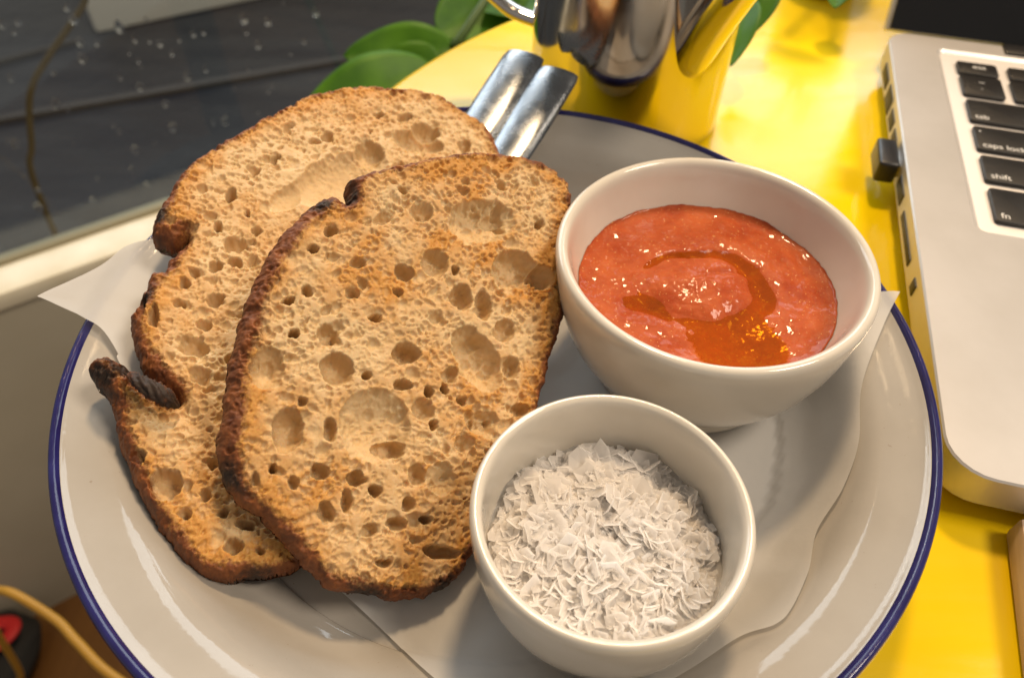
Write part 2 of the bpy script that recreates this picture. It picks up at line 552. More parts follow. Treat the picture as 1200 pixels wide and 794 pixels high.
drop_me.polygons.foreach_set('use_smooth', [True] * len(drop_me.polygons))
for i, (s, z) in enumerate(DROPS):
    r = rnd.uniform(0.0017, 0.0034) if i < 39 else rnd.uniform(0.0007, 0.0018)
    o = bpy.data.objects.new('drop', drop_me); C.objects.link(o)
    o.parent = pane; o.location = (s, 0.5237, z); o.scale = (r, r, r * rnd.uniform(1, 1.5))

# things outside the window
wb = rbox('planter_box', 0, 1.6, 0, 0.5, 0, 0.6, M['white_paint'], None, 0.01)
wb.location = (-1.04, 1.655, -0.7495); wb.rotation_euler = (0, 0, R(30.5))
tag(wb, 'white painted box standing on the dark pavement outside the window', 'planter')
tag(tube('reflection_tube', [(-0.352, 0.510, -0.06), (-0.362, 0.503, -0.116), (-0.378, 0.492, -0.137), (-0.403, 0.475, -0.162), (-0.423, 0.461, -0.187), (-0.438, 0.45, -0.233), (-0.45, 0.442, -0.28), (-0.47, 0.44, -0.5), (-0.49, 0.45, -0.745)], 0.0028, M['reflection_brown']),  # curved tube added in place of a reflection in the glass
    'brown tube standing in for a curved reflection in the wet window glass', 'reflection')

# things on the floor
tag(tube('power_cable', [(-0.56, 0.13, FLOOR_Z + 0.006), (-0.50, 0.12, -0.66), (-0.41, 0.098, -0.43), (-0.354, 0.085, -0.352), (-0.310, 0.0666, -0.352), (-0.286, 0.050, -0.350), (-0.255, 0.029, -0.350), (-0.21, 0.01, -0.37), (-0.16, 0.0, -0.50), (-0.13, 0.0, FLOOR_Z + 0.006)], 0.0032, M['cable'], k=10),
    'mustard yellow cable looping above the brown floor beside the plate', 'cable')
tag(tube('wooden_rail', [(-0.80, 0.20, -0.70), (-0.52, 0.262, -0.70), (-0.30, 0.39, -0.70)], 0.011, M['cable']), 'ochre rail running along the foot of the beige wall', 'rail')
bag = empty('bag', (-0.590, 0.130, FLOOR_Z))
tag(bag, 'black cloth bag with a red strap lying on the brown floor', 'bag')
bm = bmesh.new()
bmesh.ops.create_uvsphere(bm, u_segments=40, v_segments=24, radius=1.0)
nz = Fbm(3)
for v in bm.verts:
    x, y, z = v.co
    sx = math.copysign(abs(x) ** 0.6, x); sy = math.copysign(abs(y) ** 0.6, y)
    k = 1 + 0.08 * float(nz(np.array([x * 2 + 5]), np.array([y * 2 + z * 1.7 + 9]))[0])
    v.co = Vector((sx * 0.075 * k, sy * 0.075 * k, max(0.0, (z * 0.5 + 0.5)) * 0.05 * k))
me = bpy.data.meshes.new('body'); bm.to_mesh(me); bm.free()
link_mesh('body', me, M['black_cloth'], bag)
tube('strap', [(-0.03, -0.02, 0.045), (0.02, 0.0, 0.056), (0.055, 0.03, 0.058), (0.05, 0.048, 0.056), (0.01, 0.04, 0.056), (-0.04, 0.018, 0.05)], 0.008, M['red_strap'], bag, flat=0.35, seg=10)

# table: round yellow top on one column
tb = empty('round_table', (0.1765, 0.0400, 0))
tag(tb, 'round glossy yellow cafe table under the plate and laptop', 'table')
TR = 0.2630
lathe('table_top', [(0, 0), (TR - 0.004, 0), (TR - 0.002, -0.0005), (TR - 0.0012, -0.0015), (TR - 0.0012, -0.004), (TR - 0.01, -0.0042), (0, -0.0042)], M['table'], tb, 200, 1)
lathe('edge_band', [(TR - 0.02, -0.0044), (TR, -0.0044), (TR + 0.0006, -0.006), (TR + 0.0006, -0.022), (TR - 0.002, -0.024), (0.0, -0.024), (0.0, -0.0045), (TR - 0.02, -0.0045)], M['table_edge'], tb, 200, 1)
lathe('column', [(0.03, -0.0243), (0.03, -0.69), (0.0, -0.69)], M['dark_metal'], tb, 32, 1)
lathe('base', [(0.0, -0.688), (0.035, -0.690), (0.20, -0.705), (0.21, -0.712), (0.21, -0.7195), (0, -0.7195)], M['dark_metal'], tb, 64, 1)

# ------------------------------------------------------------------ plate and paper
PLATE = [(0, .004), (.070, .004), (.076, .0047), (.082, .0078), (.0865, .0125), (.0905, .0178), (.0930, .0208), (.0955, .0228), (.0985, .0241), (.1025, .0253), (.1055, .0264), (.108, .0278)]
pf = catmull(PLATE, 8)
plate_z = lambda r: np.interp(r, np.append(pf[:, 0], [.125, .2]), np.append(pf[:, 1], [.032, .05]))
pl = empty('enamel_plate', (0, 0, 0))
tag(pl, 'deep white enamel plate with dark blue rim on the yellow table', 'plate')
top = [(r, z) for r, z in PLATE[:-2]] + [(.1050, .0262), (.1068, .0272)]
bot = [(.1068, .0258), (.1042, .0246), (.0985, .0228), (.0955, .0214), (.0932, .0193), (.0910, .0163), (.0872, .0110), (.0830, .0062), (.077, .0030), (.071, .0006), (.066, .0003), (0, .0003)]
lathe('body', top + bot, M['enamel'], pl, 220, 5)
lathe('rim', [(.1064, .0270), (.1070, .0278), (.1078, .0282), (.1085, .0279), (.1089, .0270), (.1089, .0258), (.1084, .0248), (.1074, .0245), (.1064, .0252)], M['blue'], pl, 220, 4)

PAPER_LB = [(-0.1171,0.0010),(-0.1075,-0.0008),(-0.1027,-0.0023),(-0.0971,-0.0084),(-0.0943,-0.0130),(-0.0689,-0.0404),(-0.0358,-0.0599),(-0.0113,-0.0800),(0.0016,-0.0916)]
PAPER_BR = [(0.0016,-0.0916),(0.0211,-0.0898),(0.0389,-0.0808),(0.0514,-0.0733),(0.0581,-0.0719),(0.0624,-0.0682),(0.0687,-0.0588),(0.0738,-0.0484),(0.0818,-0.0382),(0.0883,-0.0259),(0.0933,-0.0093),(0.1019,0.0067),(0.1084,0.0167)]
PAPER_LT = [(-0.1171,0.0010),(-0.1087,0.0151),(-0.0999,0.0314),(-0.07,0.046),(-0.03,0.056)]
PAPER_TR = [(-0.03,0.056),(0.01,0.05),(0.05,0.035),(0.085,0.024),(0.1084,0.0167)]


def resample(p, n):
    P = catmull(p, 12)
    d = np.concatenate([[0], np.cumsum(np.linalg.norm(np.diff(P, axis=0), axis=1))])
    t = np.linspace(0, d[-1], n)
    return np.stack([np.interp(t, d, P[:, i]) for i in (0, 1)], 1)


N = 170
c_lb, c_br, c_lt, c_tr = (resample(p, N) for p in (PAPER_LB, PAPER_BR, PAPER_LT, PAPER_TR))
u = np.linspace(0, 1, N)
# Coons patch: L->B is the v=0..1 edge at u=0, L->T the edge at v=0
U_, V_ = np.meshgrid(u, u, indexing='ij')   # U along L->B, V along L->T
L_, B_, T_, R_ = c_lb[0], c_lb[-1], c_lt[-1], c_br[-1]
e_u0, e_u1 = c_lb[:, None, :], c_tr[:, None, :]           # v=0: L->B ; v=1: T->R
e_v0, e_v1 = c_lt[None, :, :], c_br[None, :, :]           # u=0: L->T ; u=1: B->R
UU, VV = U_[..., None], V_[..., None]
XY = (1 - VV) * e_u0 + VV * e_u1 + (1 - UU) * e_v0 + UU * e_v1 - ((1 - UU) * (1 - VV) * L_ + UU * (1 - VV) * B_ + (1 - UU) * VV * T_ + UU * VV * R_)
rr = np.hypot(XY[..., 0], XY[..., 1])
nz = Fbm(11)
Z = plate_z(rr) + 0.0007
edge = np.minimum(np.minimum(U_, 1 - U_), np.minimum(V_, 1 - V_))
lift = np.clip(1 - edge / 0.12, 0, 1) ** 2
Z = Z + lift * (0.0004 + 0.0007 * nz(XY[..., 0] * 60, XY[..., 1] * 60, 1, 2)) * (rr > 0.05)
Z = Z + np.clip((rr - 0.055) / 0.03, 0, 1) * 0.0007 * (1 + nz(XY[..., 0] * 45 + 3, XY[..., 1] * 45, 1, 3))
Z = Z + 0.00025 * (1 + nz(XY[..., 0] * 120, XY[..., 1] * 120, 1, 2))
for fold, wd_ in ((np.abs(U_ - 0.52), 0.03), (np.abs(V_ - 0.47), 0.03)):      # it had been folded in four
    Z = Z + 0.0005 * np.clip(1 - fold / wd_, 0, 1)
left = np.clip((-XY[..., 0] - 0.085) / 0.03, 0, 1)
Z = Z + left * 0.004 * np.clip(1 - U_ * 3, 0, 1)
idx = np.arange(N * N).reshape(N, N)
F = np.stack([idx[:-1, :-1], idx[1:, :-1], idx[1:, 1:], idx[:-1, 1:]], -1).reshape(-1, 4)
me = grid_mesh('greaseproof_paper', np.concatenate([XY, Z[..., None]], -1).reshape(-1, 3), F)
pp = link_mesh('greaseproof_paper', me, M['paper'])
tag(pp, 'sheet of white greaseproof paper lining the enamel plate under the bowls', 'paper')
FLOOR = 0.0055                                # top of the papered plate floor

# ------------------------------------------------------------------ bowls
BIG = Vector((0.0540, 0.0128, FLOOR))
b1 = lathe('stoneware_bowl', [(0, .0015), (.024, .0012), (.0250, .0006), (.0256, 0), (.0268, 0), (.0272, .0010), (.0273, .0055), (.0277, .0066), (.0290, .0074), (.0320, .0098), (.0358, .0165), (.0385, .0255), (.0399, .0345), (.0404, .0392), (.0401, .0411), (.0391, .0418), (.0379, .0414), (.0370, .0398), (.0358, .0355), (.0345, .0315), (.0330, .0275), (.0295, .019), (.024, .0115), (.014, .0068), (0, .006)], M['ceramic'], None, 180, 4)
b1.location = BIG
tag(b1, 'large white stoneware bowl filled with red grated tomato', 'bowl')
SML = Vector((0.0236, -0.0572, FLOOR))
b2 = lathe('stoneware_bowl', [(0, .0015), (.016, .0012), (.0178, .0004), (.0185, 0), (.0196, 0), (.0200, .0012), (.0203, .0032), (.0222, .0062), (.0253, .0125), (.0272, .020), (.0280, .028), (.0282, .0335), (.0280, .0355), (.0273, .0365), (.0264, .0363), (.0257, .0350), (.0254, .030), (.0250, .022), (.0236, .014), (.0180, .008), (.009, .0063), (0, .006)], M['ceramic'], None, 180, 4)
b2.location = SML
tag(b2, 'small white stoneware bowl full of flaky salt', 'bowl')

# grated tomato with a moat round its mound, oil lying in the moat
nz, nz2 = Fbm(21), Fbm(22)
RS = 0.0338


def sauce_z(x, y):
    r = np.hypot(x, y)
    # mound a little left of and behind the middle, stretched sideways
    mx_, my_ = x + 0.0005, y - 0.0005
    a = np.arctan2(my_, mx_)
    q = np.hypot(mx_ / 0.0135, my_ / 0.0115) + 0.16 * nz(np.cos(a) * 1.5 + 7, np.sin(a) * 1.5 + 3, 1, 2)
    z = 0.0285 + 0.0028 * np.clip(1.05 - q, 0, 1) ** 0.8
    ring = np.exp(-((q - 1.22 - 0.18 * nz2(np.cos(a) * 1.2 + 5, np.sin(a) * 1.2 + 1, 1, 2)) / (0.17 + 0.07 * np.cos(a + 0.6))) ** 2) * np.clip(0.72 + 0.42 * np.cos(a - 0.5) + 0.5 * nz(np.cos(a) * 3, np.sin(a) * 3 + 8, 1, 2), 0.1, 1.15)
    z = z - 0.0022 * ring * (0.75 + 0.45 * nz(np.cos(a) * 2 + 2, np.sin(a) * 2, 1, 2))
    pool = np.exp(-(((x - 0.006) / 0.010) ** 2 + ((y + 0.0205) / 0.0075) ** 2))
    z = z - 0.0030 * pool
    dent = np.exp(-(((x + 0.0165) / 0.0045) ** 2 + ((y + 0.006) / 0.003) ** 2))
    z = z - 0.0020 * dent
    scoop = np.exp(-(((x - 0.006) / 0.007) ** 2 + ((y - 0.0035 - 0.3 * x) / 0.0012) ** 2))
    z = z - 0.0010 * scoop
    rim = np.clip((r - 0.029) / 0.005, 0, 1)
    z = z + 0.0008 * rim ** 2
    z = z + 0.00038 * nz2(x * 230, y * 230, 1, 3) + 0.00008 * nz(x * 1000, y * 1000, 1, 2) * (1 - rim)
    wall = np.interp(r, [0.0328, 0.0330, 0.0345, 0.0358], [0.0270, 0.0275, 0.0315, 0.0355]) + 0.00025
    return np.where(r > 0.0329, np.maximum(z, wall), z)


def polar(name, r0, nr, na, zf, rf=None):
    rad = np.linspace(0, 1, nr)[1:]
    a = np.linspace(0, 2 * np.pi, na, endpoint=False)
    rb = np.full(na, r0) if rf is None else rf(a)
    X = rad[:, None] * rb[None] * np.cos(a); Y = rad[:, None] * rb[None] * np.sin(a)
    x = np.append(0, X.ravel()); y = np.append(0, Y.ravel())
    V = np.stack([x, y, zf(x, y)], 1)
    idx = 1 + np.arange((nr - 1) * na).reshape(nr - 1, na)
    F = [(0, int(idx[0, j]), int(idx[0, (j + 1) % na])) for j in range(na)]
    for i in range(nr - 2):
        for j in range(na):
            F.append((int(idx[i, j]), int(idx[i + 1, j]), int(idx[i + 1, (j + 1) % na]), int(idx[i, (j + 1) % na])))
    me = bpy.data.meshes.new(name)
    me.from_pydata(V.tolist(), [], F); me.update()
    return me


tm = link_mesh('grated_tomato', polar('grated_tomato', RS, 130, 300, sauce_z, lambda a: 0.03365 + 0.00030 * nz2(np.cos(a) * 7 + 20, np.sin(a) * 7 + 20, 1, 4)), M['tomato'])
tm.location = BIG
tag(tm, 'wet red grated tomato heaped in the large white bowl', 'tomato')
# oil: a sheet at oil level, kept only where it lies over the sauce
OIL = 0.02795
me = polar('olive_oil', 0.0300, 90, 200, lambda x, y: np.full_like(x, OIL) + 0.0001 * nz(x * 150, y * 150, 1, 2))
bm = bmesh.new(); bm.from_mesh(me)
xs = np.array([v.co.x for v in bm.verts]); ys = np.array([v.co.y for v in bm.verts])
near = (np.hypot((xs + .0005) / 0.0135, (ys - .0005) / .0115) < 1.75) | (((xs - .006) / .012) ** 2 + ((ys + .0205) / .009) ** 2 < 1.0)
keep = (sauce_z(xs, ys) < OIL + 0.00020) & near
bm.verts.ensure_lookup_table()
bmesh.ops.delete(bm, geom=[bm.verts[i] for i in np.where(~keep)[0]], context='VERTS')
bm.to_mesh(me); bm.free()
oil = link_mesh('olive_oil', me, M['oil'])
oil.location = BIG
tag(oil, 'golden olive oil pooled in a ring on the grated tomato', 'oil')

# salt
nz = Fbm(31)
salt_z = lambda x, y: 0.0205 + 0.0035 * np.clip(1 - (np.hypot(x, y) / 0.024) ** 2, 0, 1) + 0.0022 * nz(x * 140, y * 140, 1, 2) - 0.0015 * (np.hypot(x + .002, y - .004) < .006)
salt = empty('sea_salt', SML)
tag(salt, 'heap of white sea salt flakes in the small bowl', 'salt')
link_mesh('heap', polar('heap', 0.0249, 60, 120, lambda x, y: salt_z(x, y) - 0.0004), M['salt'], salt)
rnd = random.Random(8)


def flake_verts(rs):
    n = rs.choice((4, 4, 5, 5, 6))
    a0 = rs.random() * 6.28
    P = []
    asp = rs.uniform(0.55, 1.0)
    for i in range(n):
        a = a0 + 6.283 * (i + rs.uniform(-.28, .28)) / n
        r = rs.uniform(0.7, 1.1)
        P.append((r * math.cos(a), r * math.sin(a) * asp))
    cv = rs.uniform(-.28, .28)
    th = 0.09
    V = [(x, y, cv * (x * x) + th * 0.5) for x, y in P] + [(x * .93, y * .93, cv * (x * x) - th * 0.5) for x, y in P]
    V.append((0, 0, th * 0.5 - 0.12 * rs.random())); V.append((0, 0, -th * .5))
    F = []
    for i in range(n):
        j = (i + 1) % n
        F += [(i, j, 2 * n), (j + n, i + n, 2 * n + 1), (i + n, j + n, j, i)]
    return V, F


flakes = []
for i in range(16):
    V, F = flake_verts(rnd)
    me = bpy.data.meshes.new('flake'); me.from_pydata(V, [], F); me.update(); me.materials.append(M['salt'])
    flakes.append((me, V, F))


def flake_pose(rs, deep, big):
    while True:
        x, y = rs.uniform(-.0246, .0246), rs.uniform(-.0246, .0246)
        if math.hypot(x, y) < 0.0238: break
    z = float(salt_z(np.array([x]), np.array([y]))[0]) - deep
    s = rs.uniform(0.0013, 0.0028) if not big else rs.uniform(0.0020, 0.0040)
    rot = Euler((rs.gauss(0, 0.48), rs.gauss(0, 0.48), rs.random() * 6.28))
    if math.hypot(x, y) > 0.0225: s = min(s, 0.0014)
    return Vector((x, y, z)), rot, s


for i in range(300):
    p, ro, s = flake_pose(rnd, rnd.uniform(-0.0008, 0.0006), True)
    o = bpy.data.objects.new('flake', flakes[i % 16][0]); C.objects.link(o)
    o.parent = salt; o.location = p; o.rotation_euler = ro; o.scale = (s, s, s)
VV_, FF_ = [], []
for i in range(1500):
    p, ro, s = flake_pose(rnd, rnd.uniform(-0.0002, 0.0010), i % 3 == 0)
    me, V, F = flakes[rnd.randrange(16)]
    mm = Matrix.Translation(p) @ ro.to_matrix().to_4x4() @ Matrix.Scale(s, 4)
    b = len(VV_)
    VV_ += [mm @ Vector(v) for v in V]
    FF_ += [tuple(q + b for q in f) for f in F]
o = mesh_obj('flake_bed', VV_, FF_, M['salt'], salt, False)
tag(o, kind='stuff')

# outlines and pores of the two slices, millimetres in the plane of each slice (origin and axes in metres)
FRONT_ORG=(-0.02328,-0.01585,0.03909); FRONT_U=(0.92716,0.00000,-0.37466); FRONT_V=(0.14814,0.91851,0.36661)
FRONT_OUT=[(-21.6,38.6),(-20.8,41.2),(-13.5,46.6),(-3.5,53.4),(6.2,59.1),(13.2,61.6),(20.5,63.4),(27.0,63.7),(32.5,61.9),(36.3,58.9),(37.7,54.7),(38.0,48.0),(38.8,40.3),(40.4,30.4),(40.6,21.7),(39.8,14.1),(39.0,7.4),(38.2,-0.5),(36.9,-13.1),(33.7,-26.7),(30.3,-37.6),(27.5,-44.2),(25.7,-47.6),(20.7,-52.3),(12.8,-54.9),(7.9,-54.6),(-0.1,-54.9),(-3.3,-54.4),(-9.9,-50.5),(-15.4,-46.5),(-20.8,-43.2),(-25.7,-41.3),(-30.1,-36.1),(-33.5,-29.4),(-33.7,-24.8),(-35.5,-14.8),(-36.2,-4.7),(-36.1,5.2),(-35.2,12.5),(-33.3,20.5),(-30.9,26.5),(-28.0,31.4),(-24.4,34.9),(-22.6,34.6),(-20.5,33.9)]
FRONT_PORES=[(13.0,39.5,9.0,3.2,1.2,-6.0,3.0),(16.2,41.4,3.6,1.3,0.5,-2.8,5.0),(24.0,29.2,5.9,2.0,1.0,-5.5,6.0),(31.7,29.3,3.7,1.2,0.6,-3.3,6.0),(11.7,17.6,2.5,1.6,1.7,-3.3,4.5),(17.9,16.9,2.4,0.7,0.8,-3.9,4.0),(19.1,3.2,3.9,3.8,5.9,-6.4,5.0),(1.8,-0.2,3.4,1.0,0.6,-2.6,6.0),(-12.9,-8.3,3.7,1.0,1.0,-3.8,5.0),(-1.5,-18.6,8.0,2.0,2.0,-8.4,3.0),(2.6,-23.2,4.0,0.9,0.5,-2.1,9.0),(-19.8,-24.3,3.4,0.5,0.9,-5.1,6.0),(-27.8,-12.0,3.8,0.3,0.5,-4.9,3.0),(-24.0,-2.8,1.4,0.4,0.3,-1.2,5.0),(-16.7,-1.1,2.6,0.8,0.6,-2.5,3.5),(-22.8,23.9,1.3,1.4,0.8,-1.0,3.0),(-25.6,17.9,1.3,0.4,0.3,-1.2,3.0),(-14.2,18.1,2.1,0.7,0.3,-1.3,3.0),(-27.3,4.4,1.1,0.8,0.7,-1.0,3.5),(-7.4,6.4,1.7,0.5,0.3,-1.2,4.0),(-13.5,10.3,1.7,0.5,0.4,-1.4,2.5),(-12.2,13.6,1.2,0.4,0.3,-1.2,2.0),(-2.8,-31.2,2.0,0.4,0.5,-2.0,4.5),(1.9,-32.8,1.7,0.4,0.3,-1.4,4.0),(10.8,-27.4,2.3,0.5,0.6,-2.6,3.5),(9.0,-8.0,1.1,0.6,0.7,-1.4,4.5),(12.5,-6.3,1.0,0.3,0.3,-1.4,4.5),(17.2,-8.2,1.2,0.3,0.2,-1.2,3.0),(8.5,-12.2,1.8,1.7,1.9,-2.0,3.0),(11.7,-15.3,1.0,0.2,0.3,-1.4,3.0),(21.3,-12.3,1.0,0.3,0.3,-1.6,5.0),(25.2,-11.3,1.1,0.3,0.2,-1.2,5.0),(23.1,-11.6,4.2,1.1,0.6,-3.0,3.0),(13.2,-2.4,2.1,0.6,0.4,-2.0,2.5),(2.7,-7.8,2.2,0.6,0.3,-1.2,3.5),(16.3,-27.1,3.6,0.8,0.9,-4.1,2.0),(-11.0,-22.1,1.4,0.4,0.7,-2.8,3.0),(-10.7,-31.4,2.0,0.4,0.5,-1.8,4.5),(-20.6,-32.9,1.2,0.3,0.3,-1.2,3.5),(-15.5,-34.9,1.4,0.3,0.5,-1.7,3.0),(-3.7,-36.7,1.4,0.3,0.6,-2.5,4.0),(-7.3,-39.6,1.6,0.3,0.6,-2.4,4.0),(14.7,-36.6,1.4,0.3,0.2,-0.9,4.0),(19.6,-42.8,4.8,0.5,0.2,-1.5,4.0),(2.6,-41.3,1.8,0.4,0.3,-1.4,2.5),(8.4,-39.0,2.3,0.5,0.4,-1.8,3.0),(-2.4,36.4,2.9,1.1,0.6,-2.7,2.5),(3.6,24.3,3.1,1.0,0.8,-3.7,3.5),(-3.3,19.5,2.7,-0.1,-0.2,-2.0,4.0),(28.2,43.7,1.4,0.5,0.2,-1.2,3.0),(-3.7,14.0,1.2,0.4,0.3,-1.3,2.5),(9.2,24.3,1.1,0.4,0.2,-0.9,3.5),(24.6,12.0,3.1,0.9,0.6,-3.0,3.0),(32.2,-6.5,2.2,0.6,0.3,-1.7,3.0),(-14.6,-48.2,1.7,0.3,0.3,-1.2,2.0),(7.4,-47.7,1.8,0.3,0.2,-1.0,3.0),(-23.4,-35.8,1.0,0.2,0.4,-1.4,2.0),(-11.2,31.5,1.8,2.1,1.2,-1.2,2.0),(28.1,3.4,2.0,0.5,0.6,-3.0,3.0),(-23.9,7.8,1.3,0.4,0.3,-1.2,2.5),(10.1,-34.1,1.7,0.4,0.3,-1.5,3.0),(-18.3,-17.4,1.1,0.3,0.3,-1.1,2.5),(20.1,-18.0,2.5,0.6,0.4,-2.0,2.5),(-6.0,-8.1,1.1,0.3,0.2,-1.0,3.0)]
REAR_ORG=(-0.06698,0.00334,0.03518); REAR_U=(0.96949,0.00000,-0.24513); REAR_V=(0.04761,0.98096,0.18831)
REAR_OUT=[(63.5,73.3),(62.0,77.4),(58.1,83.1),(51.1,86.3),(44.9,89.8),(41.0,91.3),(33.0,90.9),(27.0,89.2),(19.4,88.1),(13.7,85.7),(10.1,83.3),(2.0,77.8),(-2.5,72.0),(-8.5,64.5),(-15.9,54.0),(-22.7,44.1),(-25.8,36.1),(-26.6,28.7),(-27.8,21.4),(-26.0,15.2),(-23.6,14.4),(-20.4,14.4),(-19.1,16.2),(-17.9,18.0),(-17.9,15.7),(-19.0,13.4),(-20.2,9.1),(-20.5,5.8),(-23.4,4.8),(-23.7,-3.3),(-24.4,-7.0),(-23.4,-11.6),(-20.2,-18.0),(-16.9,-22.5),(-11.6,-25.9),(-7.0,-28.9),(-10.4,-28.9),(-14.4,-27.1),(-18.3,-24.4),(-21.2,-22.7),(-24.7,-21.8),(-26.9,-22.9),(-27.9,-25.7),(-25.4,-28.6),(-21.9,-32.0),(-19.3,-35.4),(-18.3,-38.7),(-15.8,-42.9),(-13.4,-46.5),(-6.8,-55.3),(0.4,-61.9),(5.0,-65.8),(11.4,-68.3),(18.3,-66.7),(26.8,-64.1),(31.9,-58.0),(37.8,-40.5),(47.2,-17.9),(56.7,10.7),(63.8,43.3),(66.2,64.8)]
REAR_PORES=[(-10.0,32.1,1.8,-0.3,-0.0,-2.6,5.0),(-4.4,27.0,1.1,0.3,0.3,-1.4,3.0),(-4.6,16.6,3.4,0.5,0.5,-2.7,4.0),(-4.0,10.9,2.0,0.5,0.4,-1.6,3.0),(-7.9,8.2,1.6,0.4,0.5,-1.8,3.0),(-12.7,5.4,1.4,0.3,0.4,-1.5,3.0),(-5.4,-1.3,2.0,0.5,0.6,-2.2,3.5),(-6.8,-15.7,3.8,-0.8,-0.1,-2.5,3.5),(-14.1,1.6,1.4,0.3,0.5,-1.7,3.0),(-3.9,-49.9,3.3,0.5,1.0,-3.6,7.0),(13.6,-61.4,2.3,0.3,0.4,-1.8,4.5),(5.2,-51.2,1.2,0.2,0.4,-1.7,3.0),(-11.4,-44.7,1.7,0.3,0.6,-1.9,3.5),(19.5,-61.7,1.1,0.1,0.2,-0.9,3.0),(15.3,-56.6,2.2,-0.5,-0.2,-1.5,3.0),(39.3,73.2,4.8,-0.2,-0.2,-2.9,4.0),(37.4,67.4,8.4,0.3,-0.1,-4.6,4.0),(23.7,59.0,4.3,-1.8,-1.0,-4.5,4.0),(17.5,46.6,12.0,10.4,4.0,-8.0,3.0),(23.9,75.1,1.5,0.5,0.2,-1.4,3.0),(22.8,67.4,0.7,0.2,0.2,-1.0,3.0),(31.8,76.3,2.5,1.5,0.4,-1.4,2.5),(-1.6,48.4,1.5,1.4,0.7,-1.3,3.0),(11.1,61.0,1.9,0.6,0.4,-2.0,2.5),(5.1,35.8,4.2,5.4,2.3,-3.1,1.8),(4.8,-43.4,1.6,0.3,0.5,-1.8,3.0),(-18.1,-9.3,1.3,0.3,0.9,-3.2,4.0),(-22.0,-6.5,1.0,0.0,0.4,-2.9,4.0),(-6.1,-9.1,1.9,0.4,0.4,-1.6,2.5),(2.1,-17.2,1.5,0.3,0.3,-1.4,2.5),(-5.7,42.2,1.2,1.7,0.7,-0.9,2.0),(52.0,70.6,2.4,0.8,0.3,-2.5,3.0),(33.0,55.7,2.5,0.8,0.4,-2.6,2.0),(1.7,-55.9,1.4,0.2,0.4,-1.5,3.0),(9.9,-54.6,1.4,0.2,0.3,-1.3,3.0),(-13.5,-4.5,1.5,0.4,0.4,-1.4,2.5),(-3.4,-23.0,2.7,-1.1,-0.4,-2.1,2.0),(-1.0,22.0,1.3,0.3,0.3,-1.4,2.5),(-10.7,20.8,1.2,0.3,0.6,-2.2,2.5)]
CURL_B=[(-0.0843, -0.0243, 0.0381), (-0.0808, -0.0268, 0.0383), (-0.0774, -0.0283, 0.0372), (-0.0751, -0.0289, 0.0349), (-0.0742, -0.028, 0.0311)]
FRONT_BURN=[(-20.7, 35.2, 3.5), (-25.6, 29.8, 4), (-29.1, -37.0, 5), (5.3, -54.8, 6), (21.7, -50.6, 5), (32.3, 55.2, 4)]
REAR_BURN=[(-24.9, 12.1, 4), (-24.9, 21.2, 5), (-24.4, -27.6, 8), (-19.1, -25.2, 5), (-21.3, -3.8, 3), (60.3, 71.4, 3), (20.0, -67.9, 5)]
NOTCH=(-6.3, -30.8); FLAP=(-24.3, -26.7)

# ------------------------------------------------------------------ bread
def sdf_poly(X, Y, P):
    """signed distance to a closed polygon, positive inside"""
    d = np.full(X.shape, 1e9); inside = np.zeros(X.shape, bool)
    n = len(P)
    for i in range(n):
        ax, ay = P[i]; bx, by = P[(i + 1) % n]
        ex, ey = bx - ax, by - ay
        t = np.clip(((X - ax) * ex + (Y - ay) * ey) / (ex * ex + ey * ey + 1e-12), 0, 1)
        d = np.minimum(d, (X - ax - t * ex) ** 2 + (Y - ay - t * ey) ** 2)
        c = ((ay > Y) != (by > Y)) & (X < (bx - ax) * (Y - ay) / ((by - ay) if by != ay else 1e-12) + ax)
        inside ^= c
    d = np.sqrt(d)
    return np.where(inside, d, -d)


def carve(depth, X0, Y0, h, cx, cy, e1, e2, d, power=0.5, warp=None):
    """sink an elliptical pore, its outline bent by the warp field, into the depth map"""
    ext = abs(e1[0]) + abs(e2[0]) + h + 1.2, abs(e1[1]) + abs(e2[1]) + h + 1.2
    i0, i1 = int((cx - ext[0] - X0) / h), int((cx + ext[0] - X0) / h) + 2
    j0, j1 = int((cy - ext[1] - Y0) / h), int((cy + ext[1] - Y0) / h) + 2
    i0, j0 = max(i0, 0), max(j0, 0); i1, j1 = min(i1, depth.shape[0]), min(j1, depth.shape[1])
    if i1 <= i0 or j1 <= j0: return
    x = X0 + np.arange(i0, i1)[:, None] * h - cx
    y = Y0 + np.arange(j0, j1)[None] * h - cy
    if warp is not None:
        x = x + warp[0][i0:i1, j0:j1]; y = y + warp[1][i0:i1, j0:j1]
    det = e1[0] * e2[1] - e1[1] * e2[0]
    a = (x * e2[1] - y * e2[0]) / det; b = (y * e1[0] - x * e1[1]) / det
    q = np.clip(1 - a * a - b * b, 0, 1) ** power * d
    s = depth[i0:i1, j0:j1]
    np.maximum(s, q, out=s)


